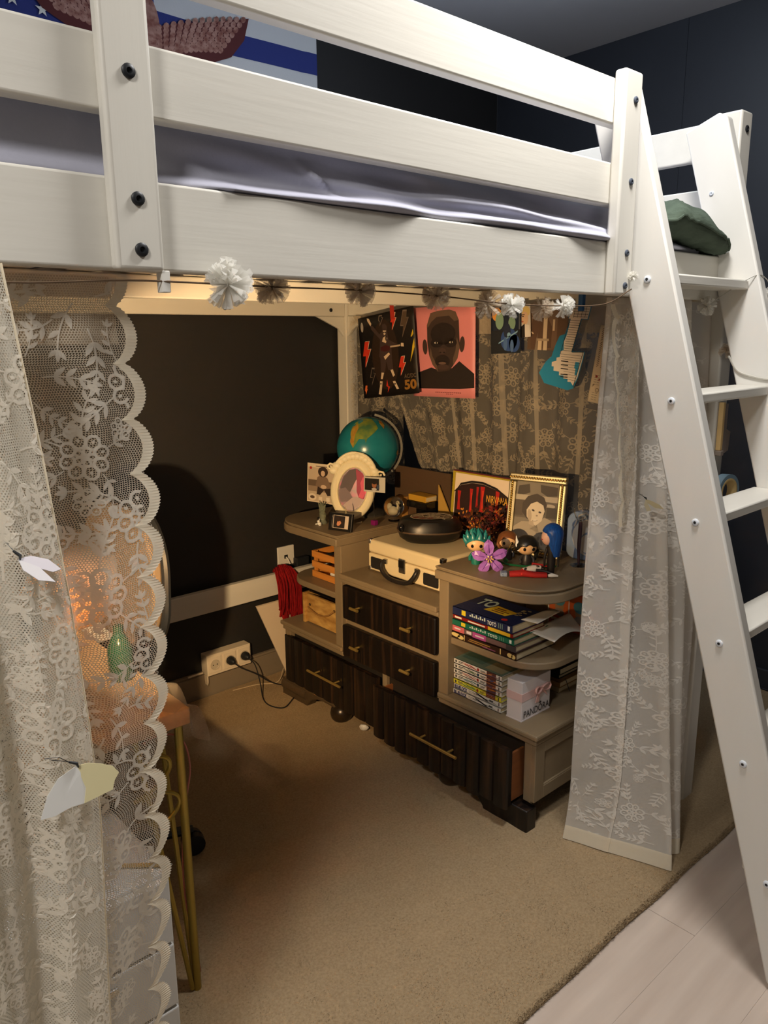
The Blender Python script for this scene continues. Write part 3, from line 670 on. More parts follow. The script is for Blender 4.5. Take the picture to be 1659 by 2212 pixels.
# framed right side of the base
sf = MB()
for x0, x1, z0, z1 in ((1.728, 1.775, 0.105, 0.298), (1.945, 1.985, 0.105, 0.298), (2.12, 2.148, 0.105, 0.298), (1.775, 1.945, 0.105, 0.147), (1.775, 1.945, 0.262, 0.298), (1.985, 2.12, 0.105, 0.147), (1.985, 2.12, 0.262, 0.298)):
    sf.box(x0, x1, 1.258, 1.274, z0, z1)
sf.build('side_frame', TAUPE, dr, bevel=0.002)
MB().box(1.775, 2.12, 1.266, 1.274, 0.147, 0.262).build('side_panel', TAUPE, dr)
MB().box(1.775, 1.945, 1.2595, 1.266, 0.147, 0.1505).box(1.9415, 1.945, 1.2595, 1.266, 0.147, 0.262).build('panel_moulding', TAUPE, dr, bevel=0.001)
MB().box(1.728, 2.148, 2.552, 2.566, 0.105, 0.298).build('side_frame', TAUPE, dr, bevel=0.002)
# upper drawers
def handle(p, x, y0, y1, z, r=0.0055, st=0.026):
    h = MB().tube([(x - st, y0, z), (x - st, y1, z)], r, 12).build('handle', BRASS, p, smooth=True)
    for y in (y0 + (y1 - y0) * 0.2, y1 - (y1 - y0) * 0.2) if abs(y1 - y0) > 0.1 else ((y0 + y1) / 2,):
        MB().tube([(x, y, z), (x - st, y, z)], r * 0.75, 10).build('handle_stem', BRASS, h, smooth=True)
for z0, z1, xo in ((0.459, 0.592, 0.0), (0.309, 0.436, -0.004)):
    d = MB().box(1.716 + xo, 1.738, 1.672, 2.160, z0, z1).build('drawer', DARKW, dr, bevel=0.006, seg=3)
    for y in (2.062, 1.79): handle(d, 1.716 + xo, y - 0.022, y + 0.022, (z0 + z1) / 2)
# wide lower drawers of upright boards
def wide(y0, y1, xf, n, lab, flute, rot=0.0):
    d = thing_part = MB().box(xf + 0.008, xf + 0.028, y0 + 0.004, y1 - 0.004, 0.088, 0.278).build('drawer', DARKW, dr)
    wd = (y1 - y0) / n; R = random.Random(n)
    for k in range(n):
        a = y0 + k * wd; pts = [(xf + 0.009, a + 0.001), (xf + 0.002, a + 0.004)]
        for q in range(1, 6): pts.append((xf + 0.002 - flute * math.sin(PI * q / 6), a + 0.004 + (wd - 0.008) * q / 6))
        pts += [(xf + 0.002, a + wd - 0.004), (xf + 0.009, a + wd - 0.001)]
        zb = 0.083 + 0.006 * math.sin(k * 2.1) * (1 if flute > 0.003 else 0)
        MB().prism(pts, zb, 0.284, XYZ).build('board', DARKW, d, smooth=True)
    return d
dl = wide(1.962, 2.545, 1.705, 9, '', 0.0022); handle(dl, 1.703, 2.133, 2.34, 0.200, 0.005, 0.03)
d2 = wide(1.312, 1.932, 1.662, 11, '', 0.0045); handle(d2, 1.658, 1.49, 1.70, 0.198, 0.005, 0.03)
for y in (1.318, 1.918): MB().box(1.69, 1.752, y, y + 0.008, 0.10, 0.262).build('drawer_side', M('drawer_wood', (120, 70, 34), 0.6, var=0.1, vscale=(4, 40, 40)), d2)
# bracket feet, aprons and ball feet
def bracket(s, m, x0, x1):
    q = (lambda y: y) if s < 0 else mir
    pl = [(1.262, 0.0), (1.432, 0.0), (1.440, 0.022), (1.465, 0.048), (1.505, 0.066), (1.545, 0.072), (1.62, 0.072), (1.62, 0.086), (1.262, 0.086)]
    MB().prism([(q(y), z) for y, z in pl], x0, x1, YZX).build('bracket_foot', m, dr, smooth=True, bevel=0.004)
bracket(-1, DARKW, 1.700, 1.748); DTP = M('dark_taupe_paint', (74, 60, 42), 0.5)
bracket(1, DTP, 1.704, 1.75)
MB().tube([(1.722, 2.565, 0.058), (1.722, 2.40, 0.058)], 0.027, 14).build('bracket_scroll', DTP, dr, smooth=True)
MB().box(2.10, 2.14, 1.262, 1.30, 0.0, 0.115).build('foot', TAUPE, dr, bevel=0.004); MB().box(2.10, 2.14, 2.52, 2.558, 0.0, 0.115).build('foot', TAUPE, dr, bevel=0.004)
BALLM = M('dark_turned_wood', (40, 30, 20), 0.28)
for y in (1.617, 2.213):
    MB().lathe([(0.012, 0.0), (0.03, 0.006), (0.042, 0.025), (0.045, 0.042), (0.041, 0.06), (0.028, 0.075), (0.018, 0.08), (0.018, 0.116)], (1.742, y, 0), 20).build('ball_foot', BALLM, dr, smooth=True)
tag(MB().lathe([(0.009, 0), (0.0125, 0.004), (0.0125, 0.016), (0.006, 0.026), (0.001, 0.027)], (0, 0, 0), 14, lambda x, y, z: (1.735 + z * 0.8, 2.085 - z * 0.6 + x, 0.0275 + y)).build('bottle_cap', WHITEP, smooth=True), 'small white cap lying on the rug under the dresser', 'cap')

# ------------------------------------------------------------------ record player case
rp = thing('record_player', 'closed cream suitcase record player with black handle on the dresser', 'record player', (1.95, 1.925, 0.637))
CREAM = M('cream_leatherette', (226, 208, 168), 0.55, bump=0.25, bscale=(500, 500, 500))
a0, a1, b0, b1 = 1.815, 2.082, 1.732, 2.122
MB().box(a0, a1, b0, b1, 0.642, 0.708).build('case_body', CREAM, rp, smooth=True, bevel=0.008, seg=4)
MB().box(a0, a1, b0, b1, 0.7095, 0.760).build('lid', CREAM, rp, smooth=True, bevel=0.010, seg=4)
for x in (a0 + 0.03, a1 - 0.03):
    for y in (b0 + 0.04, b1 - 0.04): MB().lathe([(0.009, 0.0), (0.01, 0.007)], (x, y, 0.636), 12).build('foot', BLACKP, rp)
GR = M('black_grille', (24, 22, 20), 0.8, bump=0.8, bscale=(600, 600, 600))
for ya, yb_ in ((2.035, 2.105), (1.752, 1.826)):
    MB().prism(rrect(ya, yb_, 0.652, 0.696, 0.006), a0 - 0.0015, a0 + 0.002, YZX).build('speaker_grille', GR, rp)
hd = MB().tube(catmull([(a0 - 0.004, 2.025, 0.694), (a0 - 0.016, 2.028, 0.690), (a0 - 0.024, 2.018, 0.668), (a0 - 0.028, 1.985, 0.648), (a0 - 0.030, 1.930, 0.643), (a0 - 0.028, 1.878, 0.650), (a0 - 0.024, 1.853, 0.672), (a0 - 0.016, 1.845, 0.692), (a0 - 0.004, 1.848, 0.696)], 5), 0.0085, 12).build('handle', M('black_handle', (34, 30, 28), 0.4), rp, smooth=True)
for y in (2.018, 1.853): MB().box(a0 - 0.010, a0, y - 0.009, y + 0.009, 0.686, 0.704).build('handle_plate', CHROME, hd, bevel=0.002)
lt = MB().box(a0 - 0.006, a0 + 0.001, 1.916, 1.948, 0.668, 0.722).build('latch', CHROME, rp, bevel=0.002)
MB().box(a0 - 0.010, a0 - 0.006, 1.919, 1.945, 0.690, 0.716).build('latch_plate', M('dark_metal', (70, 68, 66), 0.3, 0.9), lt, bevel=0.001)
for y in (b0, b1):
    for z in (0.642, 0.760):
        for x in (a0, a1):
            sx = 1 if x == a0 else -1; sy = 1 if y == b0 else -1; sz = 1 if z < 0.7 else -1
            xs = sorted((x - sx * 0.0015, x + sx * 0.017)); ys = sorted((y - sy * 0.0015, y + sy * 0.017)); zs = sorted((z - sz * 0.0015, z + sz * 0.017))
            MB().box(xs[0], xs[1], ys[0], ys[1], zs[0], zs[1]).build('corner_guard', CHROME, rp, bevel=0.004, seg=3)

# black case with a die-cut sticker, on the record player
bc = thing('black_case', 'rounded black hard case with a line-drawn sticker on its top', 'case', (1.965, 1.945, 0.7605))
BK = M('satin_black', (22, 20, 19), 0.38); BKG = M('gloss_black', (14, 13, 13), 0.12)
FC = frame((1.965, 1.945, 0.7605), (0.744, -0.668, 0), (0.668, 0.744, 0))
def egg(rx, ry, z, n=36, lean=0.0): return [FC(rx * math.copysign(abs(math.cos(t)) ** 0.85, math.cos(t)) + lean, ry * math.copysign(abs(math.sin(t)) ** 0.85, math.sin(t)), z) for t in (2 * PI * k / n for k in range(n))]
def stack(rings, n=36):
    mb = MB(); vs = [p for r in rings for p in r]; fs = [(i * n + k, i * n + (k + 1) % n, (i + 1) * n + (k + 1) % n, (i + 1) * n + k) for i in range(len(rings) - 1) for k in range(n)]
    fs += [tuple(range(n))[::-1], tuple((len(rings) - 1) * n + k for k in range(n))]; return mb.add(vs, fs)
stack([egg(0.060, 0.045, 0.0), egg(0.090, 0.068, 0.004), egg(0.112, 0.082, 0.020), egg(0.120, 0.088, 0.042)]).build('lower_shell', BK, bc, smooth=True)
stack([egg(0.121, 0.089, 0.042), egg(0.1225, 0.090, 0.045), egg(0.121, 0.089, 0.048)]).build('zip_band', M('brown_zip', (78, 62, 48), 0.4), bc, smooth=True)
stack([egg(0.120, 0.088, 0.048), egg(0.117, 0.086, 0.066), egg(0.104, 0.078, 0.084), egg(0.080, 0.062, 0.091), egg(0.03, 0.025, 0.092)]).build('upper_shell', BK, bc, smooth=True)
for a in (-0.105, -0.045): MB().ball((0, 0, 0), (0.012, 0.009, 0.016), 12, 8, lambda x, y, z, a=a: FC(a + x, -0.055 - 0.25 * (a + 0.105) + y, 0.060 + z)).build('glossy_stud', BKG, bc, smooth=True)
SQ = [(-0.062, -0.045), (-0.035, -0.058), (0.005, -0.060), (0.04, -0.052), (0.075, -0.046), (0.088, -0.02), (0.078, 0.02), (0.045, 0.045), (0.0, 0.05), (-0.04, 0.038), (-0.07, 0.01), (-0.075, -0.02)]
FS = lambda a, b, c: FC(a * 0.95, b * 0.95, 0.0930 - 0.55 * max(0.0, math.hypot(a * 0.95 / 0.104, b * 0.95 / 0.078) - 0.80) * 0.03 / 0.2 + c)
st = MB(); st.poly([(a, b) for a, b in SQ], 0.0005, FS); stk = st.build('sticker', flat((142, 126, 104)), bc)
ln = MB(); rr = random.Random(5)
for k in range(14):
    cx, cy = rr.uniform(-0.045, 0.06), rr.uniform(-0.035, 0.03); pts = [(cx + rr.uniform(-0.026, 0.026), cy + rr.uniform(-0.02, 0.02)) for q in range(4)]; pts = [(p.x, p.y) for p in catmull([(a, b, 0) for a, b in pts], 4)]
    seg(FS, pts, 0.0024, 0.0012, ln)
seg(FS, SQ + SQ[:1], 0.003, 0.0013, ln); ln.build('sticker_lines', flat((238, 222, 190)), stk)
rd = MB(); [rd.poly(ell(a, b, 0.014, 0.009, 0.3, 10), 0.0009, FS) for a, b in ((-0.03, -0.04), (0.0, -0.043), (-0.055, -0.025))]; rd.build('sticker_red', flat((120, 30, 24)), stk)
bl = MB(); [bl.poly(ell(a, b, 0.012, 0.007, 0.5, 10), 0.0008, FS) for a, b in ((0.04, -0.02), (0.01, 0.02), (0.05, 0.015), (-0.02, 0.0))]; bl.build('sticker_dark', flat((58, 42, 32)), stk)

# ------------------------------------------------------------------ left tower
gl = thing('globe', 'teal desk globe with a clear meridian arm behind the oval frame', 'globe', (2.02, 2.355, 0.780))
gc = Vector((2.035, 2.371, 1.056)); GR_ = 0.127
OCEAN = M('globe_ocean', (22, 108, 122), 0.25, rgb2=(32, 122, 130), vscale=(12, 12, 12))
MB().ball(gc, GR_, 48, 28).build('sphere', OCEAN, gl, smooth=True)
vr = (Vector((0, 0, 1.5)) - gc).normalized(); ur = Vector((0.744, -0.668, 0)); wr_ = ur.cross(vr) * -1
wr_ = vr.cross(ur).normalized()
if wr_.z < 0: wr_ = -wr_
def onglobe(a, b, k=1.004):          # a, b: offset across / up the face, in globe radii
    q = max(0.0, 1 - a * a - b * b); return gc + (ur * a + wr_ * b + vr * math.sqrt(q)) * GR_ * k
def land(pl, k, m, nm='continent'):
    cx = sum(p[0] for p in pl) / len(pl); cy = sum(p[1] for p in pl) / len(pl); mb = MB(); n = len(pl); vs = [onglobe(cx, cy, k)]
    for s_ in (0.25, 0.5, 0.75, 1.0): vs += [onglobe(cx + (a - cx) * s_, cy + (b - cy) * s_, k) for a, b in pl]
    fs = [(0, 1 + i, 1 + (i + 1) % n) for i in range(n)] + [(1 + r * n + i, 1 + (r + 1) * n + i, 1 + (r + 1) * n + (i + 1) % n, 1 + r * n + (i + 1) % n) for r in range(3) for i in range(n)]
    mb.add(vs, fs).build(nm, m, gl, smooth=True)
LG = M('globe_green', (140, 146, 44), 0.3, rgb2=(70, 110, 70), vscale=(26, 26, 26)); LB = M('globe_brown', (150, 96, 30), 0.3, rgb2=(176, 140, 50), vscale=(40, 40, 40))
land([(-0.52, 0.46), (-0.50, 0.62), (-0.36, 0.80), (-0.1, 0.92), (0.12, 0.90), (0.25, 0.74), (0.32, 0.60), (0.22, 0.48), (0.08, 0.36), (-0.02, 0.28), (-0.06, 0.14), (-0.10, 0.26), (-0.30, 0.28), (-0.42, 0.18), (-0.46, 0.0), (-0.54, 0.16)], 1.013, LG)
land([(-0.54, 0.18), (-0.52, 0.50), (-0.44, 0.66), (-0.30, 0.74), (-0.28, 0.60), (-0.38, 0.42), (-0.42, 0.20), (-0.45, 0.02)], 1.019, LB)
land([(0.34, 0.86), (0.42, 0.84), (0.52, 0.70), (0.50, 0.58), (0.44, 0.66), (0.36, 0.76)], 1.012, LB)
land([(0.92, -0.10), (0.96, -0.06), (0.97, -0.2), (0.95, -0.26), (0.90, -0.2)], 1.004, LB)
arc = [gc + (ur * math.sin(t) + Vector((0, 0, 1)) * math.cos(t)) * (GR_ + 0.009) for t in [math.radians(d) for d in range(12, 196, 6)]]
mb = MB(); nv = vr
for p in arc:
    d = (p - gc).normalized(); mb.v += [tuple(p - d * 0.003 - nv * 0.011), tuple(p + d * 0.006 - nv * 0.011), tuple(p + d * 0.006 + nv * 0.011), tuple(p - d * 0.003 + nv * 0.011)]; mb.uv += [(0, 0)] * 4
for i in range(len(arc) - 1):
    for k in range(4): mb.f.append((4 * i + k, 4 * i + (k + 1) % 4, 4 * i + 4 + (k + 1) % 4, 4 * i + 4 + k)); mb.m.append(0)
mb.build('meridian_arm', M('smoky_clear_plastic', (170, 164, 150), 0.12, trans=0.55), gl, smooth=True)
MB().lathe([(0.075, 0.0), (0.078, 0.008), (0.06, 0.018), (0.02, 0.03), (0.012, 0.05), (0.012, 0.135), (0.02, 0.15)], (gc.x, gc.y, 0.780), 24).build('base', M('globe_base', (60, 56, 50), 0.35), gl, smooth=True)

# oval cream frame with a carved crest
of = thing('oval_picture_frame', 'cream oval picture frame with a carved crest in front of the globe', 'picture frame', (1.89, 2.315, 0.780))
IV = M('ivory_resin', (232, 220, 184), 0.45, bump=0.06, bscale=(80, 80, 80))
fo = Vector((1.892, 2.300, 0.912)); nn = (Vector((0.0, 0.75, 1.25)) - fo); nn.normalize(); uu = Vector((0, 0, 1)).cross(nn).normalized(); vv = nn.cross(uu)
ca_, sa_ = math.cos(-0.14), math.sin(-0.14); u2 = uu * ca_ + vv * sa_; v2 = vv * ca_ - uu * sa_
OF = lambda a, b, c: tuple(fo + u2 * a + v2 * b + nn * c)
def ring(rx0, ry0, rx1, ry1, prof, nm, m, p):
    mb = MB(); n = 48; k = len(prof)
    for i in range(n):
        t = 2 * PI * i / n
        for s_, c in prof: mb.v.append(OF((rx0 + (rx1 - rx0) * s_) * math.cos(t), (ry0 + (ry1 - ry0) * s_) * math.sin(t), c)); mb.uv.append((0, 0))
    for i in range(n):
        for j in range(k): mb.f.append((i * k + j, ((i + 1) % n) * k + j, ((i + 1) % n) * k + (j + 1) % k, i * k + (j + 1) % k)); mb.m.append(0)
    return mb.build(nm, m, p, smooth=True)
ofr = ring(0.056, 0.086, 0.089, 0.122, [(0.0, -0.008), (0.0, 0.004), (0.08, 0.008), (0.18, 0.004), (0.3, 0.006), (0.65, 0.012), (0.9, 0.008), (1.0, 0.0), (1.0, -0.012), (0.5, -0.014)], 'frame_ring', IV, of)
for k in range(13):                   # crest scrolls
    t = math.radians(28 + 124 * k / 12); rx, ry = 0.097, 0.132; r = 0.010 + 0.006 * abs(math.sin(k * 1.3)) + (0.006 if k in (0, 12) else 0.003 if k in (5, 7) else 0)
    MB().ball((0, 0, 0), (r * 1.2, r, r * 0.8), 12, 8, lambda x, y, z, t=t: OF(rx * math.cos(t) + x, ry * math.sin(t) + y + 0.002, 0.004 + z)).build('crest_scroll', IV, ofr, smooth=True)
for sg in (-1, 1):
    pts = [OF(sg * 0.100 * math.cos(q) , 0.138 * math.sin(q) + 0.008, 0.008) for q in [math.radians(30 + d * 6) for d in range(11)]]
    MB().tube(pts, [0.004 + 0.003 * math.sin(PI * i / 10) for i in range(11)], 8).build('crest_leaf', IV, ofr, smooth=True)
    pts = [OF(sg * 0.100 + 0.019 * (1 - q / 9) * math.cos(q * 0.9), 0.075 + 0.017 * (1 - q / 9) * math.sin(q * 0.9), 0.007) for q in range(9)]
    MB().tube(pts, 0.0042, 7).build('crest_curl', IV, ofr, smooth=True)
mb = MB(); PHO = M('oval_photo', (96, 78, 82), 0.25, rgb2=(176, 44, 96), vscale=(16, 16, 22), detail=6, vramp=(0.42, 0.68))
mb.poly(ell(0, 0, 0.0565, 0.0865, 0, 40), -0.002, OF); pho = mb.build('photo', PHO, of)
OVL = [((74, 60, 62), [(-0.052, 0.0), (-0.045, 0.045), (-0.025, 0.074), (0.0, 0.084), (0.022, 0.076), (0.004, 0.03), (-0.008, -0.01), (-0.03, -0.02)]), ((150, 40, 70), [(0.0, 0.082), (0.03, 0.07), (0.046, 0.042), (0.054, 0.0), (0.05, -0.03), (0.03, -0.032), (0.016, -0.004), (0.012, 0.03)]), ((206, 76, 104), [(0.034, 0.058), (0.048, 0.03), (0.054, -0.004), (0.044, -0.03), (0.026, -0.024), (0.034, 0.006), (0.026, 0.03)]), ((112, 94, 96), [(-0.054, -0.006), (-0.03, 0.004), (-0.012, -0.012), (0.004, -0.03), (-0.012, -0.05), (-0.04, -0.055), (-0.05, -0.035)]), ((172, 152, 148), [(0.004, -0.03), (0.026, -0.026), (0.05, -0.034), (0.036, -0.062), (0.014, -0.08), (-0.01, -0.082), (-0.03, -0.068), (-0.014, -0.05)])]
printing('photo_print', OF, 1, 1, [(c, [p]) for c, p in OVL], pho, -0.0016, 0.0002)
for pl in ([(0.03, -0.13), (0.055, -0.118), (0.05, -0.145), (0.035, -0.148)], [(-0.055, -0.118), (-0.03, -0.13), (-0.035, -0.148), (-0.05, -0.145)]): MB().prism(pl, -0.02, 0.0, OF).build('frame_foot', IV, of, bevel=0.002)
MB().add([OF(-0.02, 0.06, -0.014), OF(0.02, 0.06, -0.014), (fo.x + 0.075, fo.y + 0.02, 0.781), (fo.x + 0.055, fo.y + 0.055, 0.781)], [(0, 1, 2, 3)]).build('strut', IV, of, solid=0.004)

# standing photo card, portrait of a sitting man
def plate(name, o, u, v, wd, ht, th, m, p): return MB().box(0, wd, 0, ht, -th, 0, frame(o, u, v)).build(name, m, p)
pc = thing('photo_card', 'sepia photo card of a seated person with curly hair, left of the oval frame', 'photo', (1.822, 2.42, 0.780))
co = (1.820, 2.508, 0.846); cux = (0.02, -0.166, 0.004); cvx = (0.012, 0.012, 0.157); FCD = frame(co, cux, cvx); cw, ch = 0.166, 0.157
card = MB().grid(lambda u, v: FCD(u * cw, v * ch, 0), 10, 2).build('card', M('cream_card', (222, 206, 180), 0.55), pc, smooth=True)
FB2 = FCD
printing('card_print', FB2, cw, ch, [((196, 176, 150), [rect(0.04, 0.96, 0.03, 0.90)]), ((150, 128, 106), [rect(0.04, 0.96, 0.28, 0.55)]), ((104, 86, 70), [rect(0.04, 0.35, 0.42, 0.58), rect(0.75, 0.96, 0.40, 0.56)]),
    ((126, 104, 86), [[(0.3, 0.42), (0.36, 0.66), (0.5, 0.72), (0.7, 0.66), (0.84, 0.42), (0.7, 0.34), (0.5, 0.40)]]), ((52, 40, 34), [[(0.34, 0.22), (0.38, 0.42), (0.55, 0.36), (0.82, 0.40), (0.84, 0.22), (0.72, 0.2), (0.6, 0.34), (0.46, 0.2)], ell(0.55, 0.80, 0.17, 0.13)]),
    ((206, 178, 150), [ell(0.55, 0.76, 0.07, 0.075), ell(0.58, 0.42, 0.1, 0.05)]), ((226, 212, 190), [ell(0.2, 0.13, 0.14, 0.09), rect(0.42, 0.54, 0.06, 0.16), rect(0.68, 0.80, 0.06, 0.16)]), ((90, 70, 56), [ell(0.2, 0.13, 0.08, 0.04), rect(0.3, 0.86, 0.925, 0.94)]), ((176, 40, 34), [ell(0.13, 0.88, 0.04, 0.035), ell(0.88, 0.24, 0.045, 0.035)])], card, 0.0006)
MB().tube([(1.824, 2.43, 0.784), (1.826, 2.428, 0.86)], 0.0012, 6).lathe([(0.013, 0), (0.013, 0.006)], (1.824, 2.43, 0.780), 14).build('clip_stand', CHROME, pc, smooth=True)
# glass hand ring holder and a tiny white figurine
hh = thing('hand_figurine', 'small glass hand figurine with raised fingers on the dresser corner', 'figurine', (1.792, 2.368, 0.780))
GLH = M('greenish_glass', (190, 196, 170), 0.08, trans=0.75)
MB().lathe([(0.017, 0.0), (0.018, 0.006), (0.012, 0.014), (0.013, 0.03), (0.014, 0.042), (0.006, 0.052)], (1.792, 2.368, 0.780), 16).build('palm', GLH, hh, smooth=True)
for k, (dx, dy, h) in enumerate(((-0.004, 0.012, 0.030), (-0.001, 0.006, 0.036), (0.001, -0.002, 0.034), (0.003, -0.009, 0.028), (-0.006, -0.016, 0.012))):
    MB().tube([(1.792 + dx * 0.5, 2.368 + dy * 0.8, 0.818), (1.792 + dx, 2.368 + dy, 0.83 + h * 0.5), (1.792 + dx * 1.2, 2.368 + dy * 1.5, 0.83 + h)], [0.0042, 0.0038, 0.0026], 8).build('finger', GLH, hh, smooth=True)
wf = thing('frog_figurine', 'tiny white figurine at the foot of the glass hand', 'figurine', (1.765, 2.355, 0.780))
MB().ball((1.765, 2.355, 0.786), (0.009, 0.009, 0.007), 12, 8).build('body', WHITEP, wf, smooth=True); MB().ball((1.760, 2.353, 0.796), 0.006, 10, 8).build('head', WHITEP, wf, smooth=True)
for sy in (-1, 1): MB().ball((1.760, 2.355 + sy * 0.012, 0.783), (0.007, 0.004, 0.003), 8, 6).build('foot', WHITEP, wf, smooth=True)
# small black framed photo lying in front of the oval frame
bf = thing('small_photo_frame', 'small black framed portrait standing before the oval frame', 'picture frame', (1.762, 2.225, 0.780))
FBF = frame((1.748, 2.275, 0.780), (0.032, -0.098, 0), (0.014, 0.008, 0.074)); bw, bh = 0.103, 0.068
mb = MB()
for r in ((0, bw, 0, 0.009), (0, bw, bh - 0.009, bh), (0, 0.015, 0.009, bh - 0.009), (bw - 0.015, bw, 0.009, bh - 0.009)): mb.box(r[0], r[1], r[2], r[3], -0.010, 0.003, FBF)
mb.build('frame', BK, bf, bevel=0.001)
bp = MB().box(0.014, bw - 0.014, 0.008, bh - 0.008, -0.008, -0.004, FBF).build('photo', flat((206, 188, 170)), bf)
printing('photo_print', FBF, bw, bh, [((30, 22, 20), [rect(0.17, 0.66, 0.16, 0.84)]), ((196, 132, 96), [ell(0.42, 0.46, 0.09, 0.2, -0.3)]), ((40, 26, 22), [ell(0.38, 0.66, 0.12, 0.13), ell(0.52, 0.55, 0.05, 0.22, 0.4)]), ((24, 18, 16), [ell(0.39, 0.52, 0.012, 0.015), ell(0.45, 0.50, 0.012, 0.015)])], bp, -0.0036, 0.0002)
MB().tube([FBF(0.07, bh, -0.003), FBF(0.068, bh + 0.016, -0.003), FBF(0.064, bh + 0.028, 0.0)], [0.0022, 0.0016, 0.001], 6).build('peg', M('pale_wood_peg', (170, 150, 110), 0.6), bf)
# photo clip with purple base
pk = thing('photo_clip', 'instant photo in a wire clip with purple cube base', 'photo holder', (1.921, 2.205, 0.780))
MB().box(1.911, 1.931, 2.194, 2.217, 0.780, 0.800).build('base', M('purple_plastic', (120, 24, 96), 0.3), pk, bevel=0.003)
MB().tube([(1.921, 2.205, 0.8), (1.919, 2.205, 0.88), (1.917, 2.203, 0.93)], 0.0011, 6).build('wire', CHROME, pk, smooth=True)
FK = frame((1.905, 2.248, 0.911), (0.01, -0.113, 0.008), (0.006, 0.004, 0.06)); ip = plate('photo', (1.905, 2.248, 0.911), (0.01, -0.113, 0.008), (0.006, 0.004, 0.06), 0.114, 0.058, 0.001, flat((196, 190, 176)), pk)
printing('photo_print', FK, 0.114, 0.058, [((28, 26, 24), [rect(0.05, 0.72, 0.12, 0.9)]), ((150, 96, 66), [ell(0.5, 0.5, 0.11, 0.24)]), ((30, 22, 20), [ell(0.5, 0.68, 0.13, 0.16)]), ((60, 70, 90), [rect(0.62, 0.74, 0.2, 0.5)]), ((190, 182, 176), [ell(0.5, 0.2, 0.12, 0.08)])], ip)
# swan snow globe
sg_ = thing('snow_globe', 'clear glass snow globe with a white swan inside', 'snow globe', (2.025, 2.205, 0.780))
sc_ = Vector((2.025, 2.205, 0.838))
MB().lathe([(0.022, 0), (0.023, 0.006), (0.017, 0.018), (0.016, 0.022)], (sc_.x, sc_.y, 0.780), 20).build('base', GLASS, sg_, smooth=True)
MB().ball(sc_, 0.041, 28, 18).build('glass_ball', GLASS, sg_, smooth=True)
SW = M('swan_white', (226, 214, 180), 0.4); sw = MB().ball((sc_.x - 0.004, sc_.y - 0.002, sc_.z - 0.012), (0.012, 0.018, 0.014), 14, 10).build('swan', SW, sg_, smooth=True)
MB().tube(catmull([(sc_.x + 0.002, sc_.y - 0.012, sc_.z - 0.01), (sc_.x + 0.003, sc_.y - 0.015, sc_.z + 0.004), (sc_.x + 0.003, sc_.y - 0.011, sc_.z + 0.014), (sc_.x + 0.003, sc_.y - 0.018, sc_.z + 0.019), (sc_.x + 0.003, sc_.y - 0.027, sc_.z + 0.014)]), 0.0042, 8).build('neck', SW, sw, smooth=True)
MB().ball((sc_.x - 0.004, sc_.y + 0.012, sc_.z - 0.002), (0.006, 0.008, 0.011), 10, 8).build('wing', SW, sw, smooth=True)
# backdrop things between the globe and the frames
tag(MB().box(2.118, 2.126, 1.985, 2.30, 0.640, 0.985).build('brown_panel', M('dark_brown', (74, 54, 34), 0.8), bevel=0.001), 'dark brown upright panel behind the snow globe', 'folder')  # plain dark brown sheet between the globe and the framed record
YB = M('mustard_cover', (182, 138, 40), 0.55, var=0.08)
bk = thing('yellow_book', 'mustard yellow book on a black tin behind the snow globe', 'book', (2.075, 2.10, 0.80))
MB().box(2.05, 2.11, 2.05, 2.148, 0.872, 0.896).build('cover', YB, bk, bevel=0.002)
MB().box(2.052, 2.108, 2.0495, 2.1485, 0.876, 0.892).build('pages', PAGES, bk)
tn = thing('black_tin', 'black glossy tin behind the black case', 'tin', (2.075, 2.10, 0.64)); MB().box(2.096, 2.116, 2.045, 2.152, 0.6365, 0.845).build('body', BKG, tn, bevel=0.003); MB().box(2.044, 2.116, 2.043, 2.154, 0.8455, 0.871).build('lid', BKG, tn, bevel=0.003)
tb_ = tag(MB().prism([(0, 0), (0.10, 0), (0.10, 0.10), (0.075, 0.17), (0.0, 0.30)], 0, 0.006, frame((2.108, 2.035, 0.640), (0.0, -1, 0), (0, 0, 1))).build('yellow_board', M('ochre_board', (176, 138, 62), 0.6), bevel=0.001), 'ochre cardboard offcut leaning left of the framed record', 'board')
bx = thing('tan_box', 'small tan cardboard box behind the instant photo', 'box', (2.10, 2.28, 0.78)); MB().box(2.085, 2.117, 2.22, 2.262, 0.7805, 0.86).build('body', M('tan_card', (176, 128, 62), 0.7), bx, bevel=0.001); MB().box(2.0845, 2.1175, 2.2195, 2.2625, 0.86, 0.864).build('lid', M('tan_card', (176, 128, 62), 0.7), bx)

# ------------------------------------------------------------------ framed record and gold frame
nf = thing('framed_record', 'wide framed record sleeve lettered NIRVANA behind the black case', 'picture frame', (2.11, 1.82, 0.637))
no = (2.094, 1.975, 0.640); nu_, nv_ = (0, -1, 0), (0.032, -0.004, 0.365); NF = frame(no, nu_, nv_); nw, nh = 0.298, 0.362
mb = MB()
for r in ((0, nw, 0, 0.006), (0, nw, nh - 0.006, nh), (0, 0.011, 0.006, nh - 0.006), (nw - 0.011, nw, 0.006, nh - 0.006)): mb.box(r[0], r[1], r[2], r[3], -0.012, 0.004, NF)
mb.build('frame', M('yellow_green_frame', (170, 150, 40), 0.45), nf, bevel=0.001)
MB().box(0, nw, nh, nh + 0.004, -0.012, 0.003, NF).build('top_edge', M('maroon_edge', (96, 34, 40), 0.5), nf)
sl = MB().box(0.010, nw - 0.010, 0.005, nh - 0.005, -0.010, 0.0, NF).build('sleeve', M('sleeve_white', (226, 208, 186), 0.5), nf)
arch = [(0.05, 0.03), (0.05, 0.80), (0.14, 0.86), (0.32, 0.90), (0.5, 0.905), (0.72, 0.87), (0.96, 0.79), (0.96, 0.03)]
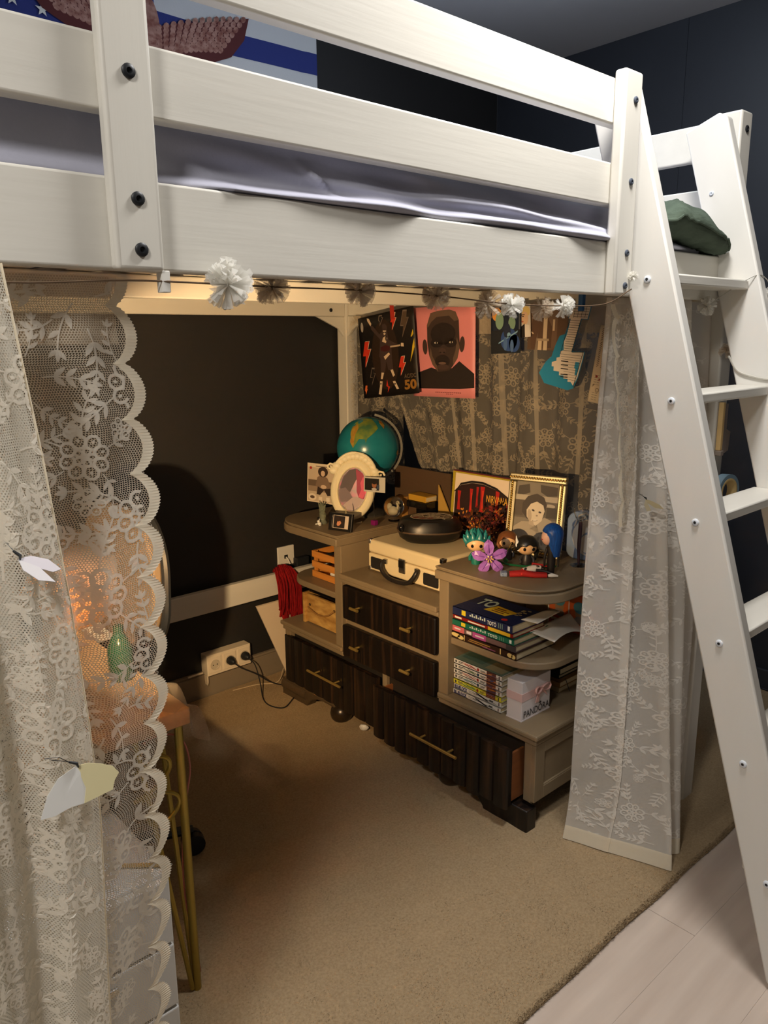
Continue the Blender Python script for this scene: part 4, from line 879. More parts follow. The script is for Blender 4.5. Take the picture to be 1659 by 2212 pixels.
def drape(a, w_, b0, b1): return [(a - w_ * 0.5, b1), (a + w_ * 0.5, b1), (a + w_ * 0.25, (b0 + b1) / 2), (a + w_ * 0.5, b0), (a - w_ * 0.4, b0), (a - w_ * 0.3, (b0 + b1) / 2)]
R9 = random.Random(9)
printing('sleeve_print', NF, nw, nh, [((40, 20, 18), [arch]), ((168, 30, 24), [drape(0.12, 0.06, 0.60, 0.80), drape(0.32, 0.05, 0.60, 0.84), drape(0.5, 0.07, 0.62, 0.88), drape(0.42, 0.04, 0.66, 0.87), drape(0.74, 0.06, 0.52, 0.86), drape(0.92, 0.06, 0.46, 0.76)]), ((206, 56, 30), [drape(0.33, 0.02, 0.62, 0.80), drape(0.75, 0.025, 0.54, 0.8), drape(0.51, 0.03, 0.64, 0.84)]),
    ((120, 64, 22), [ell(R9.uniform(0.1, 0.6), R9.uniform(0.42, 0.62), 0.028, 0.016, R9.random() * 3, 9) for k in range(26)]), ((206, 130, 44), [ell(R9.uniform(0.1, 0.55), R9.uniform(0.46, 0.62), 0.016, 0.01, R9.random() * 3, 8) for k in range(20)]), ((236, 190, 110), [ell(R9.uniform(0.15, 0.85), R9.uniform(0.42, 0.6), 0.008, 0.006, 0, 7) for k in range(10)])], sl, 0.0004)
mb = MB(); 
for k in range(5): seg(NF, [(a * nw, (b + 0.004 * k) * nh) for a, b in ((0.03 + 0.01 * k, 0.78), (0.14, 0.865), (0.32, 0.905), (0.5, 0.912), (0.72, 0.875), (0.98 - 0.01 * k, 0.785))], 0.0022, 0.0018 + 0.0001 * k, mb)
mb.build('scribble_line', flat((18, 14, 14)), sl)
lettering('NIRVANA', NF, 0.575 * nw, 0.735 * nh, 0.026, (226, 170, 60), sl, 0.0020, width=0.098)
df = thing('dried_flowers', 'dark bunch of dried red and amber flowers before the framed record', 'dried flowers', (2.03, 1.70, 0.64))
mb = MB(); R4 = random.Random(4); mb2 = MB()
for k in range(150):
    p = Vector((2.045 + R4.uniform(-0.03, 0.03), 1.715 + R4.gauss(0, 0.05), 0.845 + R4.gauss(0, 0.035))); p.y = max(1.672, min(1.86, p.y)); p.z = min(0.93, max(0.775, p.z)); mb.cur = R4.choice((0, 0, 1, 2))
    for q in range(3):
        d = Vector((R4.gauss(0, 1), R4.gauss(0, 1), R4.gauss(0, 1))).normalized(); s_ = d.orthogonal().normalized() * 0.005; mb.add([p, p + d * 0.009 + s_, p + d * 0.018, p + d * 0.009 - s_], [(0, 1, 2, 3)])
    if k % 5 == 0: mb2.tube([(2.048, 1.70, 0.765), (p.x, (p.y + 1.70) / 2, 0.80), p], 0.0008, 4)
mb.build('petals', [M('dried_maroon', (70, 22, 20), 0.8), M('dried_amber', (150, 84, 30), 0.7), M('dried_red', (120, 34, 24), 0.8)], df)['kind'] = 'stuff'
mb2.build('stems', M('dry_stem', (58, 44, 26), 0.9), df)['kind'] = 'stuff'
MB().lathe([(0.016, 0.0), (0.022, 0.02), (0.014, 0.045), (0.010, 0.10), (0.013, 0.135)], (2.108, 1.69, 0.637), 14).build('vase', BKG, df, smooth=True)

gf = thing('gold_picture_frame', 'ornate gold frame with a monochrome portrait of a smiling girl', 'picture frame', (2.0, 1.52, 0.780))
go = Vector((1.985, 1.612, 0.7805)); gu = Vector((0.052, -0.186, 0)); gv = Vector((0.045, 0.0, 0.268)); GF = frame(go, gu, gv); gw, gh = 0.2, 0.272
GOLD = M('aged_gold', (190, 158, 88), 0.34, 1.0, bump=0.4, bscale=(160, 160, 160)); SILV = M('champagne_metal', (176, 166, 136), 0.36, 1.0)
b_ = 0.026
for i, (x0, x1, y0_, y1_) in enumerate(((0, gw, 0, b_), (0, gw, gh - b_, gh), (0, b_, b_, gh - b_), (gw - b_, gw, b_, gh - b_))):
    fr = MB().box(x0, x1, y0_, y1_, -0.014, 0.004, GF).build('frame_rail', SILV, gf, bevel=0.004)
    mb = MB(); hor = (x1 - x0) > (y1_ - y0_); n = 22 if hor else 30
    for k in range(n):                # beaded rope moulding
        t = (k + 0.5) / n; cx = x0 + (x1 - x0) * t if hor else (x0 + x1) / 2; cy = (y0_ + y1_) / 2 if hor else y0_ + (y1_ - y0_) * t
        mb.ball((0, 0, 0), (0.006, 0.0035, 0.004), 8, 6, lambda x, y, z, cx=cx, cy=cy: GF(cx + (x * 0.8 - y * 0.6 if hor else y * 0.8 + x * 0.6), cy + (y * 0.8 + x * 0.6 if hor else x * 0.8 - y * 0.6), 0.005 + z))
    mb.build('beading', GOLD, fr, smooth=True)
MB().box(b_, gw - b_, b_, gh - b_, -0.014, -0.008, GF).build('backing', BLACKP, gf)
pw, ph_ = gw - 2 * b_, gh - 2 * b_; PF = lambda a, b, c: GF(b_ + a, b_ + b, c - 0.006)
gp = MB().box(0, pw, 0, ph_, -0.002, 0, PF).build('photo', flat((112, 104, 92)), gf)
printing('photo_print', PF, pw, ph_, [((84, 77, 68), [rect(0, 1, 0.45, 0.72)]), ((160, 150, 134), [rect(0.0, 1, 0.72, 0.80), ell(0.82, 0.66, 0.12, 0.03)]), ((52, 46, 40), [[(0.03, 0.80), (0.05, 0.93), (0.30, 0.97), (0.33, 0.84), (0.18, 0.80)], [(0.56, 0.97), (0.97, 0.95), (0.97, 0.82), (0.74, 0.80), (0.58, 0.86)], rect(0.75, 0.98, 0.48, 0.64)]), ((70, 60, 52), [rect(0, 0.2, 0.48, 0.72)]),
    ((150, 138, 120), [[(0.0, 0.30), (0.18, 0.39), (0.374, 0.40), (0.55, 0.36), (0.62, 0.25), (0.9, 0.18), (1.0, 0.0), (0.0, 0.0)], [(0.4, 0.29), (0.711, 0.484), (0.882, 0.447), (0.95, 0.30), (0.62, 0.24)]]), ((46, 38, 33), [[(0.171, 0.536), (0.171, 0.671), (0.29, 0.785), (0.495, 0.832), (0.67, 0.785), (0.748, 0.672), (0.713, 0.53), (0.6, 0.4), (0.3, 0.44)]]),
    ((196, 182, 160), [[(0.281, 0.575), (0.371, 0.671), (0.512, 0.713), (0.666, 0.665), (0.709, 0.579), (0.657, 0.428), (0.524, 0.345), (0.392, 0.392), (0.297, 0.473)]]), ((166, 150, 130), [ell(0.36, 0.5, 0.05, 0.09, 0.3), [(0.36, 0.36), (0.5, 0.33), (0.46, 0.41), (0.36, 0.42)]]), ((40, 33, 30), [ell(0.44, 0.575, 0.035, 0.014, -0.2), ell(0.60, 0.555, 0.035, 0.014, -0.1), ell(0.5, 0.425, 0.06, 0.012, 0.1)]), ((220, 210, 192), [ell(0.5, 0.428, 0.05, 0.009, 0.1)]), ((140, 124, 106), [ell(0.535, 0.5, 0.025, 0.012)]),
    ((120, 108, 94), [ell(0.25 + 0.09 * k, 0.12 + 0.03 * math.sin(k * 2), 0.05, 0.03, k, 8) for k in range(8)])], gp, 0.0002, 0.0001)
MB().add([GF(0.08, 0.16, -0.014), GF(0.12, 0.16, -0.014), (2.078, 1.495, 0.781), (2.068, 1.535, 0.781)], [(0, 1, 2, 3)]).build('strut', BLACKP, gf, solid=0.003)
# ------------------------------------------------------------------ figurines on the right tower
SKIN = M('vinyl_skin', (222, 178, 128), 0.4)
def camface(c):                      # frame at c whose plane faces the room: a across, b up, c towards the viewer
    d = Vector((0.5 - c[0], 0.35 - c[1], 0)).normalized(); u = Vector((0, 0, 1)).cross(d)
    return lambda a, b, q: (c[0] + u.x * a + d.x * q, c[1] + u.y * a + d.y * q, c[2] + b)
def doll(name, label, base, head_r, hz, hair, hairfn, coat, turn=0.0):
    t = thing(name, label, 'figurine', base, 'figurines on the dresser')
    F0 = camface(base); ct, sn = math.cos(turn), math.sin(turn)
    F = lambda a, b, q: F0(a * ct + q * sn, b, q * ct - a * sn)
    cm = M('vinyl_%d_%d_%d' % coat, coat, 0.4); hm = M('vinyl_%d_%d_%d' % hair, hair, 0.35, var=0.12, vscale=(60, 60, 60))
    MB().lathe([(head_r * 0.46, 0.0), (head_r * 0.52, hz * 0.25), (head_r * 0.40, hz * 0.5), (head_r * 0.25, hz * 0.66)], base, 14, lambda x, y, z: F(x, z, y)).build('body', cm, t, smooth=True)
    for sg in (-1, 1):
        MB().tube([F(sg * head_r * 0.34, hz * 0.52, 0), F(sg * head_r * 0.62, hz * 0.34, 0.004), F(sg * head_r * 0.60, hz * 0.18, 0.010)], head_r * 0.15, 8).build('arm', cm, t, smooth=True)
    hd = MB().ball((0, 0, 0), (head_r * 1.02, head_r * 0.92, head_r * 0.86), 22, 14, lambda x, y, z: F(x, hz + z, y)).build('head', SKIN, t, smooth=True)
    for sg in (-1, 1): MB().ball((0, 0, 0), (head_r * 0.15, head_r * 0.06, head_r * 0.18), 10, 8, lambda x, y, z: F(sg * head_r * 0.40 + x, hz - head_r * 0.14 + z, head_r * 0.83 + y)).build('eye', BKG, hd, smooth=True)
    hairfn(F, hd, head_r, hz, hm); return t
def shell(F, p, r, hz, m, cut, k=1.08, back=0.0, nm='hair'):   # smooth cap of hair above a hairline
    mb = MB(); n, mm = 26, 16
    for j in range(mm + 1):
        for i in range(n + 1):
            ph = 2 * PI * i / n; front = max(0.0, math.sin(ph)); lo = cut(front, ph); th = lo + (PI / 2 - lo) * j / mm
            kk = k; mb.v.append(F(r * kk * math.cos(th) * math.cos(ph), hz + r * 0.9 * kk * math.sin(th), r * 0.95 * kk * math.cos(th) * math.sin(ph) - back)); mb.uv.append((0, 0))
    for j in range(mm):
        for i in range(n): mb.f.append((j * (n + 1) + i, j * (n + 1) + i + 1, (j + 1) * (n + 1) + i + 1, (j + 1) * (n + 1) + i)); mb.m.append(0)
    return mb.build(nm, m, p, smooth=True, solid=0.003, auto=False)
def hair_leafy(F, p, r, hz, m):       # thick upswept tufts
    h = shell(F, p, r, hz, m, lambda f, ph: -0.5 + 1.0 * f)
    R = random.Random(2)
    for ring_, (el, n, ln) in enumerate(((0.25, 9, 0.62), (0.65, 8, 0.72), (1.05, 6, 0.66), (1.45, 3, 0.55))):
        for k in range(n):
            ph = 2 * PI * (k + 0.5 * (ring_ % 2)) / n; fr = max(0, math.sin(ph))
            if ring_ == 0 and fr > 0.55: continue
            ce, se = math.cos(el), math.sin(el); b = (r * ce * math.cos(ph), r * 0.9 * se, r * 0.95 * ce * math.sin(ph)); tp = (r * (1 + ln) * math.cos(el + 0.28) * math.cos(ph) * 0.96, r * (0.9 + ln * 0.9) * math.sin(min(1.5, el + 0.28)), r * (1 + ln * 0.5) * math.cos(el + 0.28) * math.sin(ph))
            mid = [(b[i] * 0.45 + tp[i] * 0.55) * 1.04 for i in range(3)]
            MB().tube([F(q[0], hz + q[1], q[2]) for q in (b, mid, tp)], [r * 0.30, r * 0.22, r * 0.02], 8).build('hair_tuft', m, h, smooth=True)
def hair_long(F, p, r, hz, m):
    shell(F, p, r, hz, m, lambda f, ph: (-0.75 + 1.25 * f))
    for sg in (-1, 1): MB().tube([F(sg * r * 0.92, hz + r * 0.1, 0), F(sg * r * 1.0, hz - r * 0.5, 0.002), F(sg * r * 0.8, hz - r * 1.0, 0.004)], [r * 0.2, r * 0.22, r * 0.08], 8).build('hair_lock', m, p, smooth=True)
def hair_bob(F, p, r, hz, m):
    h = shell(F, p, r, hz, m, lambda f, ph: (-0.55 + 0.80 * f + 0.10 * math.sin(ph * 9) * (1 if f > 0.3 else 0)), 1.10)
    MB().tube([F(r * 0.95, hz, -r * 0.2), F(r * 1.05, hz - r * 0.6, -r * 0.25), F(r * 0.9, hz - r * 1.5, -r * 0.2)], [r * 0.28, r * 0.26, r * 0.08], 8).build('hair_lock', m, h, smooth=True)
doll('figurine', 'big-headed vinyl figurine with teal tufted hair beside the purple flower', (1.815, 1.585, 0.780), 0.033, 0.070, (30, 112, 112), hair_leafy, (24, 104, 92))
t = doll('figurine', 'big-headed vinyl figurine with long brown hair before the gold frame', (1.925, 1.545, 0.780), 0.031, 0.066, (112, 66, 34), hair_long, (58, 48, 40))
MB().tube([(1.905, 1.56, 0.80), (1.895, 1.53, 0.806), (1.895, 1.505, 0.85)], 0.0016, 6).build('staff', BRASS, t)
t = doll('figurine', 'big-headed vinyl figurine with black fringed hair and white ear tufts', (1.915, 1.460, 0.780), 0.034, 0.066, (22, 22, 20), hair_bob, (40, 36, 34), 0.25)
F0 = camface((1.915, 1.460, 0.780))
for sg, b in ((-1, 0.088), (-1, 0.072)): MB().tube([F0(-0.024, b - 0.018, 0.016), F0(-0.032, b, 0.018), F0(-0.034, b + 0.014, 0.016)], [0.006, 0.004, 0.0006], 8).build('ear_tuft', WHITEP, t, smooth=True)

# blue-haired fashion doll standing on the lying one
bd = thing('fashion_doll', 'slim doll with a long blue bob and black outfit seen from behind', 'doll', (1.895, 1.350, 0.780), 'dolls on the dresser')
bo = Vector((1.895, 1.350, 0.780)); BLK = M('doll_black', (24, 20, 20), 0.5); BLUE = M('blue_hair', (20, 84, 168), 0.35, rgb2=(14, 58, 128), vscale=(200, 200, 12), bump=0.4, bscale=(300, 300, 12))
MB().lathe([(0.010, 0.0), (0.0115, 0.02), (0.013, 0.045), (0.012, 0.065), (0.0165, 0.085), (0.012, 0.098), (0.005, 0.104)], bo, 14).build('body', BLK, bd, smooth=True)
for sg in (-1, 1): MB().tube([(bo.x + sg * 0.010, bo.y - sg * 0.009, 0.866), (bo.x + sg * 0.016, bo.y - sg * 0.014, 0.835), (bo.x + sg * 0.012, bo.y - sg * 0.016, 0.805)], [0.0045, 0.004, 0.003], 8).build('arm', BLK, bd, smooth=True)
hdm = MB().ball((bo.x - 0.008, bo.y + 0.010, 0.898), (0.020, 0.020, 0.025), 16, 12).build('head', M('doll_skin', (226, 176, 150), 0.4), bd, smooth=True)
MB().ball((bo.x - 0.0265, bo.y + 0.018, 0.893), (0.003, 0.004, 0.002), 8, 6).build('mouth', flat((170, 60, 60)), hdm)
def bob(u, v):
    ph = 2 * PI * u; th = PI / 2 - v * 2.35; d = Vector((math.cos(ph), math.sin(ph), 0)); face = max(0, d.dot(Vector((-0.75, 0.66, 0))))
    rr_ = 0.033 * (math.cos(th) if th > 0 else 1.0 - 0.30 * (-th / 0.78)); z = 0.908 + 0.034 * math.sin(th) if th > 0 else 0.908 + 0.088 * th * (1 - 0.62 * face ** 0.7)
    if face > 0.55 and th < 0.25: rr_ *= 0.80
    return (bo.x + 0.003 + d.x * rr_, bo.y + d.y * rr_, max(z, 0.838 + 0.05 * face))
MB().grid(bob, 30, 18).build('hair', BLUE, hdm, smooth=True, auto=False)
ld = thing('doll', 'doll in red trousers and a white and black top lying on the dresser edge', 'doll', (1.82, 1.38, 0.780), 'dolls on the dresser')
REDC = M('red_cloth', (166, 26, 22), 0.75, bump=0.3, bscale=(200, 200, 200))
la, lb = Vector((1.768, 1.432, 0.789)), Vector((1.868, 1.322, 0.787)); lv = lb - la
for k, (o, r) in enumerate(((0.0, 0.0085), (0.013, 0.0075))):
    nrm = Vector((0.74, 0.67, 0)) * o; pts = [la + lv * 0.12 + nrm, la + lv * 0.4 + nrm + Vector((0, 0, 0.004)), la + lv * 0.62 + nrm, la + lv * 0.88 + nrm]; MB().tube(pts, [r, r * 1.1, r, r * 0.8], 10).build('trouser_leg', REDC, ld, smooth=True)
MB().tube([la + lv * 0.90, la + lv * 0.97 + Vector((0, 0, 0.002)), la + lv * 1.10], [0.004, 0.007, 0.003], 10).build('shoe', WHITEP, ld, smooth=True)
MB().box(-0.010, 0.012, -0.002, 0.026, 0.0, 0.013, frame(la - Vector((0, 0, 0.008)), lv, (0.74, 0.67, 0))).build('striped_cuff', M('denim_stripe', (88, 108, 140), 0.8, rgb2=(150, 160, 176), vscale=(400, 400, 400)), ld, bevel=0.003)
tp = [la + lv * 0.42 + Vector((0.020, 0.018, 0.004)), la + lv * 0.62 + Vector((0.028, 0.026, 0.008)), la + lv * 0.78 + Vector((0.032, 0.03, 0.01))]
MB().tube(tp, [0.010, 0.013, 0.009], 10).build('torso', M('doll_white_top', (214, 206, 196), 0.6, rgb2=(40, 34, 32), vscale=(70, 70, 70), vramp=(0.55, 0.6)), ld, smooth=True)
for k, (a, b) in enumerate((((0.012, 0.010, 0.006), (0.018, -0.028, 0.002)), ((0.02, 0.02, 0.008), (0.046, -0.022, 0.004)), ((-0.004, 0.0, 0.006), (-0.03, 0.024, -0.002)))):
    MB().tube([tp[1] + Vector(a), (tp[1] * 2 + Vector(a) + Vector(b)) / 2, tp[1] + Vector(b)], [0.005, 0.0045, 0.003], 8).build('arm', (BLK, REDC, REDC)[k], ld, smooth=True)
MB().tube([la + lv * 0.66 + Vector((0.012, 0.010, 0.012)), la + lv * 0.84 + Vector((0.014, 0.012, 0.008)), la + lv * 1.0 + Vector((0.008, 0.006, 0.004))], [0.005, 0.005, 0.003], 8).build('black_sleeve', BLK, ld, smooth=True)

# toy-brick flower
pf = thing('brick_flower', 'purple five-petalled toy-brick flower with a green stem on the dresser edge', 'flower', (1.80, 1.50, 0.780))
pc_ = (1.782, 1.500, 0.824); PF_ = camface(pc_)
PUR = M('lilac_plastic', (150, 96, 176), 0.25); YEL = M('pale_yellow_plastic', (226, 190, 110), 0.35); GRN2 = M('green_plastic', (20, 86, 48), 0.3)
for k in range(5):
    a = math.radians(90 + 72 * k + 6); ca, sa = math.cos(a), math.sin(a)
    L = [(0.010, 0.000, 0.0, 0.004), (0.016, 0.011, 0.002, 0.006), (0.034, 0.0165, 0.006, 0.006), (0.048, 0.013, 0.003, 0.001), (0.057, 0.001, -0.004, -0.006)]
    mb = MB()
    for d, wd, zc, ze in L: mb.v += [PF_(d * ca - wd * sa, d * sa + wd * ca, ze), PF_(d * ca, d * sa, zc), PF_(d * ca + wd * sa, d * sa - wd * ca, ze)]; mb.uv += [(0, 0)] * 3
    for i in range(4): mb.f += [(3 * i, 3 * i + 1, 3 * i + 4, 3 * i + 3), (3 * i + 1, 3 * i + 2, 3 * i + 5, 3 * i + 4)]; mb.m += [0, 0]
    pt = mb.build('petal', PUR, pf, solid=0.003)
    mb = MB(); mb.tube([PF_(0.016 * ca, 0.016 * sa, 0.006), PF_(0.036 * ca, 0.036 * sa, 0.0085), PF_(0.055 * ca, 0.055 * sa, 0.0)], 0.0009, 5); mb.build('petal_rib', M('dark_lilac', (112, 64, 140), 0.3), pt)
MB().lathe([(0.012, 0.0), (0.014, 0.004), (0.006, 0.008)], pc_, 14, lambda x, y, z: PF_(x, y, z)).build('centre', M('dark_lilac', (112, 64, 140), 0.3), pf)
for k in range(6): MB().tube([PF_(0.004 * math.cos(k), 0.004 * math.sin(k), 0.006), PF_(0.010 * math.cos(k * 1.05), 0.010 * math.sin(k * 1.05), 0.018)], [0.0018, 0.0026], 6).build('stamen', YEL, pf, smooth=True)
MB().tube(catmull([PF_(0, 0, -0.003), (1.82, 1.50, 0.806), (1.86, 1.475, 0.790), (1.915, 1.40, 0.787), (1.955, 1.375, 0.788)]), 0.0034, 8).build('stem', GRN2, pf, smooth=True)
for p, d in (((1.845, 1.485, 0.794), (0.02, 0.02, 0.014)), ((1.89, 1.43, 0.788), (-0.012, -0.016, 0.012)), ((1.93, 1.388, 0.788), (0.022, 0.012, 0.01))):
    p, d = Vector(p), Vector(d); s_ = d.cross(Vector((0, 0, 1))).normalized() * 0.008; MB().add([p, p + d * 0.5 + s_, p + d, p + d * 0.5 - s_], [(0, 1, 2, 3)]).build('leaf', GRN2, pf, solid=0.002)

# glass on a dark stem and the pale blue case half hidden by the curtain
gg = thing('stem_glass', 'slim glass with a dark twisted stem and flat foot by the blue case', 'glass', (2.035, 1.345, 0.780))
MB().lathe([(0.026, 0.0), (0.027, 0.0015), (0.004, 0.004)], (2.035, 1.345, 0.780), 24).build('foot', GLASS, gg, smooth=True)
MB().tube([(2.035, 1.345, 0.783), (2.035, 1.345, 0.80), (2.034, 1.346, 0.83), (2.033, 1.345, 0.86), (2.034, 1.344, 0.90), (2.034, 1.344, 0.925)], [0.003, 0.005, 0.0055, 0.0065, 0.007, 0.006], 10).build('stem', M('dark_plum_glass', (58, 40, 46), 0.15), gg, smooth=True)
MB().lathe([(0.006, 0.0), (0.016, 0.012), (0.022, 0.03), (0.022, 0.045), (0.021, 0.045), (0.021, 0.03), (0.014, 0.013), (0.004, 0.003)], (2.034, 1.344, 0.925), 20).build('bowl', GLASS, gg, smooth=True)
bb = thing('blue_case', 'pale blue rounded case with white oval panels half behind the curtain', 'case', (2.09, 1.35, 0.780))
PB = M('pale_blue_vinyl', (128, 146, 172), 0.5); FBB = frame((2.085, 1.432, 0.7805), (0.1, -1, 0), (0.03, 0, 1))
MB().prism(rrect(0, 0.15, 0.0, 0.155, 0.032, 6), -0.05, 0.0, FBB).build('body', PB, bb, smooth=True, bevel=0.005)
MB().prism(ell(0.082, 0.078, 0.058, 0.060, -0.1, 32), 0.0, 0.003, FBB).build('oval_panel', M('off_white_vinyl', (206, 200, 192), 0.5), bb, smooth=True)
MB().prism(ell(0.085, 0.062, 0.032, 0.038, -0.3, 24), 0.003, 0.006, FBB).build('inner_oval', PB, bb, smooth=True); MB().prism(ell(0.079, 0.060, 0.024, 0.031, -0.3, 24), 0.006, 0.008, FBB).build('inner_panel', M('off_white_vinyl', (206, 200, 192), 0.5), bb)
MB().tube(catmull([FBB(0.03, 0.11, 0.004), FBB(0.05, 0.145, 0.012), FBB(0.09, 0.158, 0.012), FBB(0.13, 0.140, 0.006)]), 0.0028, 6).build('strap', M('off_white_vinyl', (206, 200, 192), 0.5), bb, smooth=True)

# ------------------------------------------------------------------ shelves of the right tower
def book(label, x0, x1, y0, y1, z0, z1, cover, spine=None, cov=None, group=None, pages=PAGES, name='book', cat='book'):
    t = thing(name, label, cat, ((x0 + x1) / 2, (y0 + y1) / 2, z0), group); m = M('cover_%d_%d_%d' % cover, cover, 0.4); c = min(0.0015, (z1 - z0) * 0.15)
    MB().box(x0, x1, y0, y1, z1 - c, z1).box(x0, x1, y0, y1, z0, z0 + c).box(x0, x0 + c, y0, y1, z0, z1).build('cover', m, t)
    MB().box(x0 + c, x1 - 0.003, y0 + 0.003, y1 - 0.003, z0 + c, z1 - c).build('pages', pages, t)
    FSp = frame((x0, y1, z0), (0, -1, 0), (0, 0, 1)); FCv = frame((x0, y1, z1), (0, -1, 0), (1, 0, 0))
    if spine: spine(FSp, y1 - y0, z1 - z0, t)
    if cov: cov(FCv, y1 - y0, x1 - x0, t)
    return t
def bars(rows): 
    def f(F, w_, h, t):
        for i, (c, ps) in enumerate(rows):
            for q in ps: printing('spine_mark', F, w_, h, [(c, [q])], t, 0.0004 + 0.00015 * i)
    return f
def spA(num):
    def f(F, w_, h, t):
        printing('spine_mark', F, w_, h, [((214, 190, 40), [rect(0.16, 0.23, 0.25, 0.85)])], t)
        printing('spine_mark', F, w_, h, [((232, 232, 226), [rect(0.93, 0.965, 0.25, 0.8)])], t)
        printing('spine_print', F, w_, h, [((214, 190, 40), []), ((190, 200, 190), [rect(0.30 + 0.035 * k, 0.322 + 0.035 * k, 0.42, 0.42 + 0.25 * (1 + k % 2) * 0.8) for k in range(8)]), ((120, 150, 130), [rect(0.78, 0.79, 0.2, 0.8), rect(0.81, 0.82, 0.2, 0.8), rect(0.84, 0.85, 0.2, 0.8)])], t)
        lettering('TOTÓ', F, 0.60 * w_, 0.22 * h, h * 0.6, (228, 228, 222), t, 0.0012, width=0.15 * w_, bold=0.02)
    return f
def covA(F, w_, h, t):
    printing('cover_print', F, w_, h, [((206, 170, 40), [[(0.36, 0.30), (0.72, 0.30), (0.78, 0.60), (0.42, 0.66)]]), ((110, 60, 20), [rect(0.46, 0.66, 0.36, 0.40), rect(0.46, 0.70, 0.44, 0.48), rect(0.47, 0.62, 0.52, 0.57)]), ((190, 40, 34), [ell(0.80, 0.14, 0.045, 0.06)]), ((150, 140, 110), [ell(0.80 + 0.04 * math.sin(k * 2), 0.5 + 0.05 * k, 0.03, 0.03, k, 8) for k in range(8)])], t)
    lettering('TO', F, 0.12 * w_, 0.44 * h, 0.38 * h, (176, 196, 196), t, 0.0012, width=0.28 * w_, bold=0.03)
bx0 = 1.742
book('dark navy comic book with yellow cover diamond, topmost of the colourful book stack', bx0, 1.902, 1.372, 1.617, 0.6175, 0.645, (30, 38, 74), spA(1), covA, 'colourful books on the right shelf')
book('red-spined book second from the top of the colourful book stack', bx0 + 0.004, 1.905, 1.372, 1.618, 0.6025, 0.617, (128, 26, 22), bars([((226, 220, 200), [rect(0.03, 0.15, 0.3, 0.7), rect(0.26, 0.55, 0.3, 0.6)]), ((216, 176, 40), [rect(0.60, 0.96, 0.1, 0.9)])]), None, 'colourful books on the right shelf')
book('green-spined comic book in the middle of the colourful book stack', bx0, 1.915, 1.364, 1.620, 0.5815, 0.602, (26, 98, 78), spA(2), None, 'colourful books on the right shelf')
book('pink and grey spined book second from the bottom of the colourful stack', bx0 + 0.002, 1.925, 1.358, 1.62, 0.5615, 0.581, (104, 84, 84), bars([((196, 96, 100), [rect(0.0, 0.2, 0, 1)]), ((172, 74, 140), [rect(0.34, 0.55, 0, 1)]), ((214, 200, 206), [rect(0.04, 0.14, 0.4, 0.65), rect(0.24, 0.32, 0.25, 0.75), rect(0.38, 0.52, 0.35, 0.6)]), ((60, 54, 56), [rect(0.86, 1.0, 0, 1)])]), None, 'colourful books on the right shelf')
book('dark brown thin book with gold ornaments at the bottom of the colourful stack', bx0 - 0.002, 1.935, 1.352, 1.622, 0.5385, 0.561, (54, 34, 24), bars([((214, 190, 120), [ell(0.08, 0.55, 0.07, 0.3), ell(0.16, 0.4, 0.05, 0.3), rect(0.215, 0.225, 0.1, 0.95), rect(0.765, 0.78, 0.1, 0.95), ell(0.91, 0.45, 0.04, 0.32), ell(0.96, 0.4, 0.03, 0.3)]), ((160, 120, 60), [rect(0.3, 0.62, 0.55, 0.7), rect(0.28, 0.58, 0.3, 0.42)]), ((130, 70, 110), [rect(0.5, 0.7, 0.2, 0.35)])]), None, 'colourful books on the right shelf')
